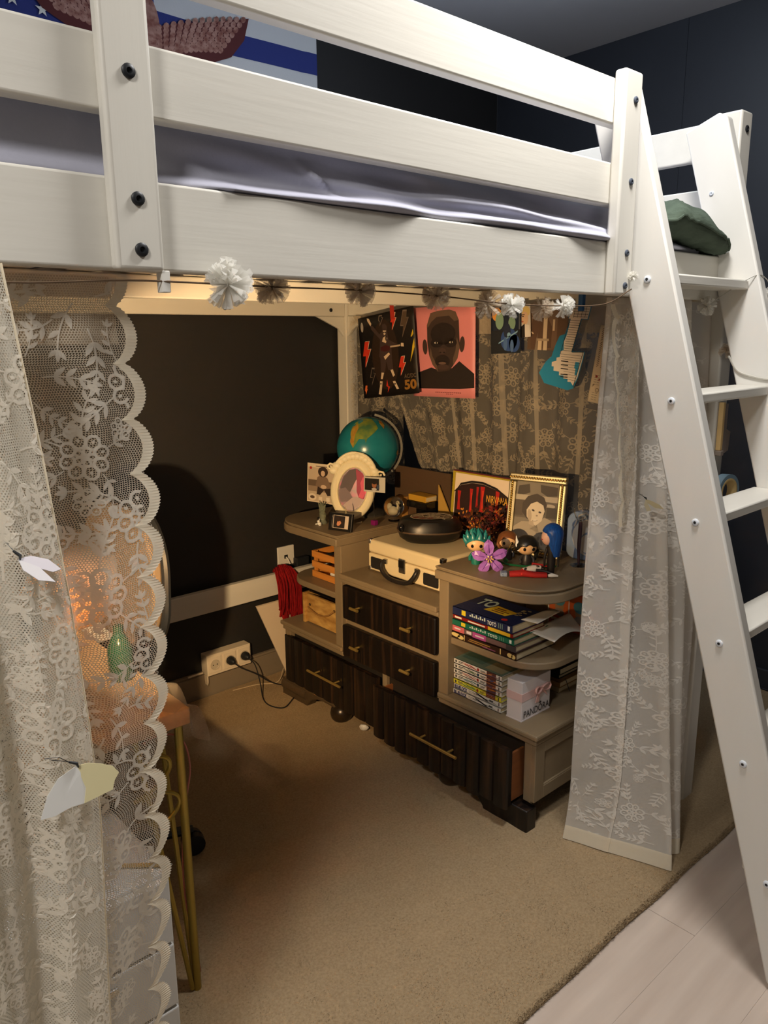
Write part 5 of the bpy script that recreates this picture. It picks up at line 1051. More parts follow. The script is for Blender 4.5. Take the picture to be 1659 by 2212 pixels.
# open cover of the top book and loose sheet
tag(MB().grid(lambda u, v: (1.80 + 0.115 * u, 1.385 - 0.062 * v, 0.6467 + 0.004 * v + 0.012 * math.sin(v * 2.2) * u), 6, 8).build('curled_cover', PAPER, smooth=True, solid=0.0008), 'curled white page sticking out of the topmost navy book', 'paper')
tag(MB().grid(lambda u, v: (1.83 + 0.24 * u, 1.40 - (0.02 + 0.10 * v) * (1 - 0.35 * u), 0.6025 - 0.045 * (u ** 2) * v - 0.012 * v + 0.012 * math.sin(u * 3.0 + 0.4) * v), 16, 8).build('loose_sheet', PAPER, smooth=True, solid=0.0006), 'loose white sheet curling out of the book stack', 'paper')
def comic(k):
    def f(F, w_, h, t):
        cc_ = [(168, 60, 50), (70, 96, 60), (170, 70, 60), (60, 110, 110), (60, 120, 90), (24, 24, 60), (24, 24, 60)][k]; R = random.Random(k + 50)
        if k < 5:
            rows = [((70, 66, 62), [ell(0.045, 0.5, 0.02, 0.3)]), ((96, 90, 84), [rect(0.10, 0.20, 0.55, 0.72), rect(0.10, 0.18, 0.3, 0.45)]), (cc_, [ell(0.24 + 0.03 * q, 0.5 + 0.18 * math.sin(q * 1.7 + k), 0.022, 0.18, 0.4, 8) for q in range(8)]), ((40, 60, 80) if k % 2 else (150, 40, 30), [ell(0.52, 0.5, 0.022, 0.32)]), ((60, 58, 56), [rect(0.57, 0.67, 0.5, 0.62), rect(0.57, 0.65, 0.3, 0.4)]), ((90, 50, 40), [rect(0.70, 0.89, 0.0, 1.0)]), ((200, 120, 50), [ell(R.uniform(0.73, 0.86), R.random() * 0.7 + 0.15, 0.035, 0.2, R.random() * 3, 8) for q in range(3)]), ((60, 70, 110), [ell(R.uniform(0.73, 0.86), R.random() * 0.7 + 0.15, 0.03, 0.16, R.random() * 3, 8) for q in range(2)]), ((80, 60, 50), [rect(0.945, 0.965, 0.2, 0.8)])]
        else:
            rows = [((120, 118, 116), [rect(0.32, 0.52, 0.55, 0.65), rect(0.32, 0.5, 0.3, 0.38)]), ((24, 22, 22), [ell(0.60, 0.5, 0.05, 0.45, 0.3, 9), ell(0.66, 0.4, 0.05, 0.3, 1.0, 9)]), ((60, 58, 56), [rect(0.76, 0.84, 0.4, 0.65)]), ((90, 60, 50), [rect(0.945, 0.965, 0.2, 0.8)])]
        printing('spine_print', F, w_, h, rows, t)
        if k >= 5: lettering('BLUELOCK', F, 0.02 * w_, 0.12 * h, 0.72 * h, (40, 44, 92), t, 0.0018, width=0.28 * w_, bold=0.04)
    return f
names = ('topmost', 'second from the top', 'third from the top', 'fourth from the top', 'yellow-spined fifth', 'second from the bottom', 'bottommost')
for k in range(7):
    z1 = 0.4620 - 0.01785 * k; lab = 'white-spined comic volume, %s of the comic stack' % names[k] if k != 4 else 'yellow-spined comic volume in the white comic stack'
    def top(F, w_, h, t): printing('cover_print', F, w_, h, [((96, 112, 96), [rect(0, 1, 0, 1)]), ((140, 130, 96), [rect(0.6, 0.95, 0.1, 0.6)]), ((70, 96, 84), [rect(0.05, 0.5, 0.2, 0.9)])], t)
    book(lab, 1.752 + 0.002 * math.sin(k * 3), 1.872, 1.415, 1.617, z1 - 0.0174, z1, (222, 212, 60) if k == 4 else (222, 216, 204), comic(k), top if k == 0 else None, 'comic volumes on the base of the dresser', PAGES, 'comic_book')

# white gift box with pink ribbon
gb = thing('gift_box', 'white cube gift box with pink ribbon lettered PANDORA', 'box', (1.825, 1.364, 0.3365))
WB = M('white_gift_card', (222, 214, 214), 0.5); x0, x1, y0, y1, z0, z1 = 1.754, 1.897, 1.336, 1.394, 0.3365, 0.466
MB().box(x0, x1, y0, y1, z0 + 0.004, z1).build('body', WB, gb, bevel=0.0012)
MB().box(x0 - 0.001, x1 + 0.001, y0 - 0.001, y1 + 0.001, z0, z0 + 0.004).build('bottom_edge', WB, gb)
PK = M('pink_satin', (228, 182, 174), 0.35)
FP = frame((x0, y0, z0), (1, 0, 0), (0, 0, 1)); FPL = frame((x0, y1, z0), (0, -1, 0), (0, 0, 1))
rb = MB().box(x0 - 0.0012, x1 + 0.0012, y0 - 0.0012, y1 + 0.0012, z0 + 0.066, z0 + 0.092).build('ribbon', M('pale_pink_band', (222, 188, 184), 0.4), gb)
def loop(c, sx, sz, n=10):
    mb = MB()
    for i in range(n + 1):
        t = 2 * PI * i / n; r = 1; a = sx * 0.5 * (1 - math.cos(t)); b = sz * math.sin(t) * (0.4 + 0.6 * (1 - math.cos(t)) / 2)
        mb.v += [FP(c[0] + a, c[1] + b, 0.002 + 0.006 * math.sin(t / 2)), FP(c[0] + a, c[1] + b, 0.012 + 0.004 * math.sin(t / 2))]; mb.uv += [(0, 0)] * 2
    for i in range(n): mb.f.append((2 * i, 2 * i + 1, 2 * i + 3, 2 * i + 2)); mb.m.append(0)
    return mb
loop((0.088, 0.090), -0.036, 0.015).build('bow_loop', PK, gb, smooth=True, solid=0.0006); loop((0.088, 0.090), 0.040, 0.015).build('bow_loop', PK, gb, smooth=True, solid=0.0006)
for pl in ([(0.086, 0.088), (0.070, 0.064), (0.064, 0.046), (0.080, 0.044), (0.084, 0.062), (0.092, 0.086)], [(0.092, 0.088), (0.108, 0.066), (0.124, 0.052), (0.120, 0.062), (0.110, 0.074), (0.098, 0.090)]):
    MB().prism(pl, 0.003, 0.005, FP).build('ribbon_tail', PK, gb)
MB().ball((0, 0, 0), (0.006, 0.007, 0.006), 10, 8, lambda x, y, z: FP(0.089 + x, 0.089 + y, 0.006 + z)).build('bow_knot', PK, gb, smooth=True)
lettering('PANDORA', FP, 0.009, 0.010, 0.023, (34, 32, 36), gb, 0.0022, width=0.128)
mb = MB(); mb.poly([(0.0870, 0.0360), (0.0955, 0.0360), (0.0975, 0.0425), (0.0940, 0.0390), (0.0913, 0.0445), (0.0885, 0.0390), (0.0850, 0.0425)], 0.0022, FP); mb.build('crown_mark', flat((34, 32, 36)), gb)

# notebooks behind it
nbk = (('black hardback notebook, topmost of the notebook stack', 0.402, 0.424, (22, 24, 26), 0.0), ('dark green hardback notebook under the black one', 0.3815, 0.4015, (24, 34, 36), 0.012), ('ochre covered notebook with an elastic loop, second from bottom', 0.361, 0.381, (150, 110, 60), -0.006), ('cream paperback at the bottom of the notebook stack', 0.3365, 0.3605, (168, 146, 110), 0.004))
for lab, z0, z1, c, d in nbk: book(lab, 2.0 + d, 2.122, 1.372 + d, 1.560, z0, z1, c, None, None, 'notebooks on the base of the dresser', PAGES, 'notebook')
tag(MB().tube(catmull([(2.02, 1.364, 0.388), (2.025, 1.360, 0.372), (2.03, 1.355, 0.350), (2.032, 1.352, 0.344)]), 0.0012, 6).build('elastic_loop', BLACKP, smooth=True), 'thin black elastic hanging from the notebook stack', 'elastic')
# orange figurine boxes
OR = M('orange_box_card', (176, 78, 34), 0.4)
for i, (y0, y1, lab) in enumerate(((1.300, 1.392, 'orange window box with a yellow splash, nearest the curtain on the shelf'), (1.395, 1.487, 'orange window box second from the curtain behind the books'))):
    t = thing('figurine_box', lab, 'box', (2.09, (y0 + y1) / 2, 0.538), 'orange boxes on the right shelf')
    xx = 2.060 + 0.02 * i; MB().box(xx, 2.125, y0, y1, 0.5375, 0.672).build('body', OR, t, bevel=0.001)
    F = frame((xx, y1, 0.5375), (0, -1, 0), (0, 0, 1))
    printing('box_print', F, y1 - y0, 0.134, [((206, 198, 190), [rect(0.0, 0.05, 0, 1), rect(0.95, 1, 0, 1)]), ((190, 92, 40), [rect(0.08, 0.92, 0.3, 0.95)]), ((150, 120, 90), [ell(0.5, 0.52, 0.2, 0.13)]), ((70, 130, 150), [ell(0.48, 0.68, 0.26, 0.15)]), ((120, 112, 110), [ell(0.5, 0.36, 0.22, 0.1)]), ((226, 200, 40), [ell(0.82, 0.92, 0.22, 0.12)] if i == 0 else []), ((206, 190, 170), [rect(0.15, 0.85, 0.13, 0.2)])], t)
# ------------------------------------------------------------------ left tower shelves
cr_ = thing('wooden_crate', 'small orange slatted wooden crate on the upper left shelf', 'crate', (1.86, 2.38, 0.5375))
CW_ = M('orange_pine', (206, 134, 58), 0.5, var=0.1, vscale=(4, 4, 60)); x0, x1, y0, y1 = 1.802, 1.95, 2.262, 2.462
for z in (0.5385, 0.580, 0.622):
    for a, b, c, d in ((x0, x0 + 0.006, y0, y1), (x1 - 0.006, x1, y0, y1), (x0 + 0.0065, x1 - 0.0065, y0, y0 + 0.006), (x0 + 0.0065, x1 - 0.0065, y1 - 0.006, y1)): MB().box(a, b, c, d, z, z + 0.027).build('slat', CW_, cr_, bevel=0.001)
for x in (x0 + 0.0065, x1 - 0.0185):
    for y in (y0 + 0.0065, y1 - 0.0185): MB().box(x, x + 0.012, y, y + 0.012, 0.5385, 0.65).build('corner_post', CW_, cr_)
MB().box(x0 + 0.01, x1 - 0.01, y0 + 0.01, y1 - 0.01, 0.5380, 0.543).build('bottom', CW_, cr_)
tag(MB().tube([(1.815, 2.285, 0.575), (1.813, 2.345, 0.572)], 0.0085, 12).build('white_tube', WHITEP, smooth=True), 'white tube inside the orange slatted crate', 'tube')
tag(MB().lathe([(0.012, 0), (0.014, 0.03), (0.010, 0.055), (0.007, 0.07), (0.007, 0.078)], (1.84, 2.285, 0.5435), 14).lathe([(0.0078, 0.078), (0.0078, 0.092), (0.002, 0.094)], (1.84, 2.285, 0.5435), 14).build('small_bottle', CHROME, smooth=True), 'small silver-capped bottle inside the orange slatted crate', 'bottle')
rb_ = thing('rope_handled_box', 'yellowish rough wooden box with a twisted rope handle on the lower left shelf', 'box', (1.83, 2.38, 0.3365))
RW = M('rough_yellow_wood', (206, 166, 96), 0.6, rgb2=(160, 116, 56), vscale=(14, 14, 40)); x0, x1, y0, y1, z0, z1 = 1.775, 1.99, 2.215, 2.500, 0.3365, 0.466
MB().box(x0 + 0.01, x0 + 0.022, y0 + 0.012, y1 - 0.012, z0 + 0.004, z1 - 0.004).build('front_panel', RW, rb_, bevel=0.002)
for a, b in ((y0, y0 + 0.014), (y1 - 0.014, y1)): MB().box(x0, x1, a, b, z0, z1).build('end_panel', RW, rb_, bevel=0.002)
MB().box(x1 - 0.012, x1, y0 + 0.0145, y1 - 0.0145, z0 + 0.004, z1 - 0.004).build('back_panel', RW, rb_); MB().box(x0 + 0.0225, x1 - 0.0125, y0 + 0.0145, y1 - 0.0145, z0 + 0.001, z0 + 0.008).build('bottom', RW, rb_)
rope = catmull([(x0 + 0.012, 2.462, 0.418), (x0 + 0.002, 2.466, 0.410), (x0 - 0.002, 2.44, 0.404), (x0 - 0.004, 2.40, 0.396), (x0 - 0.004, 2.36, 0.398), (x0 - 0.002, 2.325, 0.410), (x0 + 0.002, 2.300, 0.428), (x0 + 0.012, 2.298, 0.432)])
MB().tube(rope, 0.0032, 7).build('rope_handle', M('jute_rope', (150, 108, 54), 0.9, bump=0.8, bscale=(300, 300, 300)), rb_, smooth=True)
for y, z in ((2.462, 0.418), (2.298, 0.432)): MB().tube([(x0 + 0.008, y, z), (x0 + 0.0095, y, z)], 0.006, 10).build('rope_hole', M('dark_inside', (30, 24, 18), 0.7), rb_)
tag(MB().box(1.80, 1.975, 2.232, 2.486, 0.4665, 0.474).build('black_folder', BKG, bevel=0.001), 'glossy black folder lying across the rope-handled box', 'folder')
# ------------------------------------------------------------------ posters hung along the end of the bed
def sheet(name, label, cat, TL, TR, BL, rgb, curl=0.0):
    TL, TR, BL = map(Vector, (TL, TR, BL)); u = TR - TL; v = TL - BL; F0 = frame(BL, u, v); w_, h = u.length, v.length
    t = thing(name, label, cat, tuple(BL)); F = lambda a, b, c: F0(a, b, c + curl * math.sin(a / w_ * PI) + curl * 0.5 * math.cos(b / h * 2))
    mb = MB(); mb.grid(lambda p, q: F(p * w_, q * h, 0), 12, 8); mb.build('paper', M('paper_%d_%d_%d' % rgb, rgb, 0.45), t, smooth=True, solid=0.0005)
    return t, F, w_, h
RED, ORG, GRY, YLW = (206, 52, 28), (220, 110, 60), (120, 104, 92), (214, 178, 40)
t, F, w_, h = sheet('poster', 'black poster of a guitarist among lightning bolts lettered AC/DC 50', 'poster', (2.140, 2.562, 1.571), (2.118, 2.205, 1.612), (2.136, 2.508, 1.243), (24, 19, 17), 0.0)
bA = [(0.1, 0.699), (0.181, 0.695), (0.142, 0.598), (0.202, 0.598), (0.071, 0.383), (0.098, 0.524), (0.044, 0.526)]; bB = [(0.644, 0.97), (0.685, 0.97), (0.662, 0.91), (0.695, 0.906), (0.609, 0.773), (0.629, 0.864), (0.595, 0.87)]
bC = [(0.734, 0.451), (0.792, 0.45), (0.766, 0.374), (0.805, 0.374), (0.703, 0.226), (0.726, 0.324), (0.683, 0.328)]; bD = [(0.461, 0.204), (0.474, 0.122), (0.504, 0.113), (0.455, 0.044), (0.472, 0.107), (0.439, 0.127)]; bE = [(0.05, 0.161), (0.086, 0.157), (0.073, 0.117), (0.086, 0.116), (0.042, 0.045), (0.042, 0.088), (0.028, 0.092)]
bO = [(0.197, 0.372), (0.251, 0.366), (0.222, 0.304), (0.259, 0.297), (0.171, 0.149), (0.194, 0.248), (0.149, 0.251)]; bG = [(0.821, 0.98), (0.891, 0.973), (0.87, 0.891), (0.914, 0.884), (0.780, 0.665), (0.812, 0.794), (0.759, 0.803)]; bG2 = [(0.396, 0.979), (0.459, 0.979), (0.447, 0.95), (0.474, 0.945), (0.401, 0.849), (0.406, 0.905), (0.379, 0.915)]
sh = lambda pl, dx, dy: [(a + dx, b + dy) for a, b in pl]
def sc_in(pl, k): cx = sum(p[0] for p in pl) / len(pl); cy = sum(p[1] for p in pl) / len(pl); return [(cx + (a - cx) * k, cy + (b - cy) * k) for a, b in pl]
printing('poster_print', F, w_, h, [((44, 28, 16), [ell(0.46, 0.5, 0.24, 0.42)]), ((226, 206, 180), [sh(p, 0.010, 0.004) for p in (bA, bB, bC)]), (RED, [bA, bB, bC, bD]), (ORG, [bE]), ((112, 98, 88), [bO, bG2, bG]), ((24, 19, 17), [sc_in(bO, 0.78), sc_in(bG2, 0.7)]), ((84, 66, 50), [sc_in(bG, 0.85)]), (YLW, [[(0.966, 0.739), (0.972, 0.688), (0.941, 0.657), (0.923, 0.66)], [(0.98, 0.636), (0.977, 0.535), (0.889, 0.373), (0.928, 0.501), (0.943, 0.56)]]), ((170, 160, 150), [ell(0.07, 0.88, 0.025, 0.06)]),
    ((66, 50, 46), [[(0.417, 0.773), (0.476, 0.805), (0.527, 0.777), (0.544, 0.671), (0.704, 0.595), (0.584, 0.58), (0.582, 0.498), (0.584, 0.404), (0.587, 0.309), (0.50, 0.31), (0.475, 0.42), (0.44, 0.296), (0.363, 0.296), (0.372, 0.465), (0.351, 0.489), (0.377, 0.612), (0.389, 0.694), (0.242, 0.831), (0.228, 0.896), (0.279, 0.867), (0.383, 0.757)], [(0.446, 0.80), (0.445, 0.862), (0.5, 0.868), (0.531, 0.827), (0.527, 0.777)]]),
    ((216, 190, 160), [[(0.176, 0.977), (0.214, 0.966), (0.252, 0.897), (0.232, 0.874), (0.179, 0.945)], [(0.451, 0.793), (0.513, 0.784), (0.49, 0.736), (0.466, 0.734)], [(0.752, 0.609), (0.797, 0.602), (0.799, 0.561), (0.749, 0.568)], [(0.371, 0.295), (0.418, 0.289), (0.383, 0.214), (0.352, 0.218)], [(0.537, 0.311), (0.58, 0.315), (0.609, 0.243), (0.575, 0.226)], [(0.332, 0.193), (0.379, 0.187), (0.359, 0.104), (0.337, 0.026), (0.29, 0.037), (0.323, 0.13)], [(0.56, 0.175), (0.607, 0.175), (0.664, 0.078), (0.625, 0.072)], [(0.446, 0.706), (0.488, 0.72), (0.523, 0.694), (0.492, 0.637), (0.424, 0.662)], [(0.435, 0.482), (0.53, 0.521), (0.55, 0.498), (0.456, 0.441)]]),
    ((70, 24, 22), [[(0.391, 0.599), (0.489, 0.616), (0.563, 0.585), (0.549, 0.545), (0.461, 0.536), (0.393, 0.557)]]), ((190, 166, 140), [[(0.564, 0.595), (0.74, 0.592), (0.74, 0.572), (0.562, 0.576)]]), ((20, 16, 16), [ell(0.5, 0.69, 0.012, 0.03), ell(0.47, 0.768, 0.012, 0.008), ell(0.495, 0.765, 0.012, 0.008), ell(0.345, 0.16, 0.012, 0.01), ell(0.60, 0.14, 0.012, 0.01)])], t, 0.0006, 0.0001)
lettering('50', F, 0.765 * w_, 0.055 * h, 0.118 * h, (150, 104, 40), t, 0.0022, width=0.205 * w_, bold=0.04)
lettering('AC/DC', F, 0.772 * w_, 0.19 * h, 0.05 * h, (96, 82, 68), t, 0.0022, width=0.20 * w_, bold=0.02)
for a in (0.28,): MB().box(0, 0.022, -0.03, 0.05, 0.0005, 0.004, lambda x, y, z: F(a * w_ + 0.12 + x, h - 0.004 + y, z)).build('peg', M('red_peg', (176, 46, 30), 0.5), t)
t, F, w_, h = sheet('poster', 'pink poster with a dark bust portrait hung beside the guitarist poster', 'poster', (2.142, 2.225, 1.606), (2.140, 1.900, 1.612), (2.142, 2.212, 1.269), (218, 134, 136), 0.0)
head = [(0.30, 0.93), (0.42, 0.95), (0.60, 0.955), (0.70, 0.93), (0.75, 0.84), (0.765, 0.55), (0.73, 0.43), (0.66, 0.35), (0.60, 0.30), (0.42, 0.28), (0.33, 0.36), (0.275, 0.46), (0.245, 0.6), (0.24, 0.80)]
printing('poster_print', F, w_, h, [((38, 29, 26), [[(0.023, 0.255), (0.309, 0.33), (0.373, 0.312), (0.641, 0.323), (0.757, 0.40), (0.985, 0.265), (0.987, 0.115), (0.764, 0.097), (0.03, 0.09)]]), ((62, 46, 40), [ell(0.205, 0.56, 0.04, 0.085, 0.1), ell(0.80, 0.58, 0.04, 0.085, -0.1)]), ((58, 44, 38), [head]), ((96, 76, 62), [[(0.30, 0.93), (0.42, 0.95), (0.60, 0.955), (0.70, 0.93), (0.75, 0.84), (0.68, 0.83), (0.60, 0.89), (0.40, 0.885), (0.31, 0.83), (0.255, 0.77), (0.24, 0.80)], [(0.275, 0.46), (0.33, 0.36), (0.42, 0.28), (0.40, 0.36), (0.33, 0.45), (0.30, 0.55)], [(0.765, 0.55), (0.73, 0.43), (0.66, 0.35), (0.66, 0.43), (0.70, 0.52), (0.72, 0.66)]]), ((34, 25, 23), [ell(0.5, 0.70, 0.20, 0.12), ell(0.40, 0.60, 0.10, 0.05), ell(0.62, 0.60, 0.10, 0.05), ell(0.49, 0.40, 0.12, 0.07)]), ((70, 52, 46), [ell(0.49, 0.51, 0.06, 0.035), ell(0.50, 0.335, 0.10, 0.03)]), ((190, 176, 160), [ell(0.39, 0.602, 0.03, 0.011), ell(0.63, 0.606, 0.03, 0.011)]), ((24, 18, 17), [ell(0.395, 0.602, 0.012, 0.012), ell(0.635, 0.606, 0.012, 0.012), ell(0.49, 0.395, 0.075, 0.012), ell(0.46, 0.495, 0.015, 0.008), ell(0.52, 0.495, 0.015, 0.008)]), ((104, 82, 72), [ell(0.49, 0.378, 0.06, 0.014)]), ((120, 60, 62), [rect(0.375 + 0.03 * k, 0.395 + 0.03 * k, 0.05, 0.058) for k in range(14)] + [rect(0.55 + 0.03 * k, 0.57 + 0.03 * k, 0.034, 0.041) for k in range(4)])], t, 0.0006, 0.0001)
t, F, w_, h = sheet('photo_print', 'blue concert photo of a guitar player hung on the lace', 'photo', (2.140, 1.818, 1.60), (2.140, 1.688, 1.605), (2.140, 1.816, 1.436), (24, 34, 52), 0.0)
printing('photo_ink', F, w_, h, [((206, 140, 60), [ell(0.2, 0.82, 0.16, 0.14)]), ((120, 150, 130), [ell(0.3, 0.68, 0.14, 0.18), ell(0.72, 0.62, 0.12, 0.14)]), ((20, 26, 34), [rect(0, 1, 0, 0.48)]), ((40, 70, 130), [ell(0.62, 0.28, 0.28, 0.24), ell(0.8, 0.2, 0.18, 0.18)]), ((26, 36, 60), [ell(0.56, 0.46, 0.12, 0.16)]), ((120, 160, 190), [[(0.26, 0.2), (0.9, 0.42), (0.92, 0.46), (0.27, 0.23)], ell(0.62, 0.38, 0.06, 0.05)]), ((70, 100, 150), [ell(0.5, 0.2, 0.07, 0.14), ell(0.72, 0.15, 0.06, 0.13)])], t)
t, F, w_, h = sheet('picture_card', 'narrow picture card of a fair-haired person behind the concert photo', 'photo', (2.150, 1.700, 1.600), (2.150, 1.652, 1.603), (2.150, 1.700, 1.492), (206, 196, 186), 0.0)
printing('photo_ink', F, w_, h, [((216, 190, 120), [ell(0.6, 0.78, 0.36, 0.16)]), ((214, 178, 146), [ell(0.5, 0.58, 0.3, 0.2)]), ((28, 24, 26), [[(0, 0), (0.05, 0.3), (0.5, 0.42), (0.6, 0.0)]]), ((40, 30, 26), [ell(0.35, 0.64, 0.08, 0.015), rect(0.2, 0.5, 0.68, 0.70)]), ((170, 80, 70), [ell(0.3, 0.48, 0.1, 0.02)]), ((226, 220, 214), [[(0.5, 0.0), (0.5, 0.4), (0.9, 0.36), (1, 0)]])], t)
t, F, w_, h = sheet('poster', 'brown poster of a long-haired person hung beside the paper guitar', 'poster', (2.158, 1.668, 1.604), (2.158, 1.510, 1.600), (2.158, 1.672, 1.452), (118, 94, 76), 0.0)
printing('poster_print', F, w_, h, [((96, 74, 58), [rect(0.75, 1, 0, 1), rect(0, 0.2, 0, 0.5)]), ((88, 66, 52), [[(0.06, 0.42), (0.12, 0.7), (0.3, 0.78), (0.5, 0.7), (0.62, 0.5), (0.62, 0.05), (0.1, 0.02)]]), ((44, 32, 27), [ell(0.32, 0.82, 0.09, 0.13)]), ((200, 168, 140), [ell(0.32, 0.82, 0.045, 0.07)]), ((206, 186, 156), [rect(0.40, 0.50, 0.24, 0.72), rect(0.28, 0.38, 0.0, 0.22), rect(0.42, 0.52, 0.0, 0.22), rect(0.64, 0.69, 0.42, 0.66), [(0.1, 0.4), (0.16, 0.36), (0.14, 0.34), (0.08, 0.38)]]), ((170, 150, 124), [rect(0.26, 0.56, 0.2, 0.25)])], t)
# blue and white paper guitar hung from a blue peg
pg = thing('paper_guitar', 'blue and white brick-patterned paper guitar cut-out hung by a blue peg', 'paper cut-out', (2.12, 1.45, 1.33))
GFm = lambda a, b, c: (2.118 - c - 0.0 * a, a, b)
out = [(1.463, 1.592), (1.398, 1.588), (1.408, 1.545), (1.432, 1.547), (1.462, 1.448), (1.415, 1.448), (1.418, 1.428), (1.436, 1.366), (1.452, 1.332), (1.474, 1.325), (1.566, 1.345), (1.588, 1.378), (1.562, 1.415), (1.540, 1.432), (1.528, 1.465), (1.512, 1.497), (1.492, 1.502), (1.474, 1.550), (1.482, 1.553)]
bdy = MB().prism(out, 0, 0.0012, GFm).build('card', M('guitar_blue', (30, 132, 176), 0.55), pg)
wht = [(1.461, 1.590), (1.400, 1.586), (1.410, 1.547), (1.433, 1.549), (1.464, 1.446), (1.417, 1.446), (1.420, 1.428), (1.437, 1.368), (1.452, 1.340), (1.462, 1.352), (1.474, 1.352), (1.474, 1.362), (1.490, 1.362), (1.490, 1.372), (1.508, 1.372), (1.508, 1.384), (1.530, 1.386), (1.530, 1.400), (1.538, 1.400), (1.538, 1.414), (1.520, 1.418), (1.520, 1.428), (1.508, 1.430), (1.506, 1.448), (1.494, 1.452), (1.494, 1.478), (1.484, 1.500), (1.472, 1.549), (1.480, 1.551)]
mb = MB(); mb.poly(wht, 0.0016, GFm); mb.build('white_brick_print', flat((222, 212, 200)), pg)
mb = MB()
def gl_(p, q, wd=0.0012): seg(GFm, [p, q], wd, 0.0020, mb)
for k in range(9):
    t_ = k / 9; a = (1.482 + (1.512 - 1.482) * 0 - 0.010 * 0 , 0)
for k in range(14):                     # frets
    z = 1.545 - 0.0072 * k; ya = 1.474 + (1.545 - z) * 0.22; yb_ = 1.434 + (1.545 - z) * 0.29; gl_((ya, z), (yb_, z - 0.003))
for k in range(5): gl_((1.462, 1.588 - 0.008 * k), (1.402 + 0.002 * k, 1.585 - 0.008 * k))
for k in range(4): gl_((1.455 - 0.014 * k, 1.588), (1.462 - 0.014 * k, 1.552))
for k in range(11): gl_((1.505 - 0.002 * k, 1.440 - 0.0078 * k), (1.424 + 0.002 * k, 1.434 - 0.0078 * k), 0.0009)
for z in (1.418, 1.406, 1.394, 1.376, 1.368): gl_((1.502, z), (1.474, z - 0.002), 0.003)
gl_((1.420, 1.446), (1.452, 1.336), 0.002); gl_((1.462, 1.446), (1.418, 1.446), 0.002); gl_((1.474, 1.550), (1.506, 1.44), 0.0018); gl_((1.433, 1.549), (1.463, 1.447), 0.0018)
mb.build('brick_lines', flat((40, 36, 36)), pg)
mb = MB(); mb.poly([(1.447, 1.416), (1.432, 1.414), (1.440, 1.374), (1.448, 1.374), (1.446, 1.394), (1.451, 1.396)], 0.0019, GFm); mb.build('blue_patch', flat((40, 140, 180)), pg)
MB().box(2.106, 2.122, 1.424, 1.440, 1.572, 1.622).build('peg', M('blue_peg', (40, 96, 160), 0.5), pg, bevel=0.001)
t, F, w_, h = sheet('paper_strip', 'long paper strip with small printed marks hung next to the paper guitar', 'paper strip', (2.100, 1.349, 1.528), (2.100, 1.308, 1.522), (2.100, 1.385, 1.296), (222, 206, 178), 0.0)
mb = MB(); R6 = random.Random(6)
for a in (0.30, 0.66):
    for gidx, (b0, b1) in enumerate(((0.82, 0.96), (0.64, 0.78), (0.48, 0.61))):
        for k in range(6): b = b0 + (b1 - b0) * k / 5; seg(F, [((a - 0.07) * w_, (b - 0.012) * h), ((a + 0.10) * w_, (b + 0.014) * h)], 0.0016, 0.0008, mb)
for b in (0.36, 0.33, 0.30, 0.27, 0.24, 0.13, 0.10, 0.07, 0.04):
    for a in (0.35, 0.62): seg(F, [((a - 0.1) * w_, b * h), ((a + 0.1) * w_, b * h)], 0.0010, 0.0008, mb)
mb.build('marks', flat((70, 54, 46)), t)
mb = MB(); mb.poly(ell(0.42 * w_, 0.345 * h, 0.004, 0.004), 0.0009, F); mb.poly(ell(0.70 * w_, 0.31 * h, 0.003, 0.003), 0.0009, F); mb.build('red_dot', flat((150, 50, 40)), t)
mb = MB(); seg(F, [(0.66 * w_ + 0.006 * math.cos(q), 0.17 * h + 0.006 * math.sin(q)) for q in [k * PI / 5 for k in range(11)]], 0.0012, 0.0009, mb); seg(F, [(0.2 * w_, 0.2 * h), (0.22 * w_, 0.23 * h), (0.32 * w_, 0.235 * h), (0.26 * w_, 0.215 * h)], 0.0012, 0.0009, mb); mb.build('doodle', flat((50, 40, 36)), t)

# ------------------------------------------------------------------ wall sockets, plate, cables
so = thing('triple_socket', 'surface-mounted triple white wall socket low on the back wall', 'socket', (1.545, 2.75, 0.16))
SKW = M('socket_white', (226, 212, 190), 0.4)
MB().box(1.440, 1.652, 2.728, 2.780, 0.112, 0.204).build('housing', SKW, so, bevel=0.003)
MB().prism([(1.440, 0.112), (1.446, 0.112), (1.446, 0.085), (1.442, 0.070), (1.440, 0.095)], 2.735, 2.775, XZY).build('broken_edge', SKW, so)
for k in range(3):
    cx = 1.440 + 0.0353 + 0.0707 * k
    fr = MB().box(cx - 0.030, cx + 0.030, 2.7245, 2.728, 0.124, 0.194).build('socket_frame', SKW, so, bevel=0.0015)
    F = lambda x, y, z, cx=cx: (cx + x, 2.7245 - z, 0.159 + y)
    MB().lathe([(0.0225, 0.0006), (0.0225, 0.003), (0.020, 0.003), (0.019, 0.0012), (0.0005, 0.0012)], (0, 0, 0), 24, F).build('socket_well', M('socket_well', (196, 184, 164), 0.5), fr, smooth=True)
    for d in (-0.0095, 0.0095): MB().lathe([(0.0028, 0.0015), (0.0005, 0.0017)], (0, 0, 0), 8, lambda x, y, z, cx=cx, d=d: (cx + d + x, 2.7245 - z, 0.159 + y)).build('pin_hole', BLACKP, fr)
pl_ = []
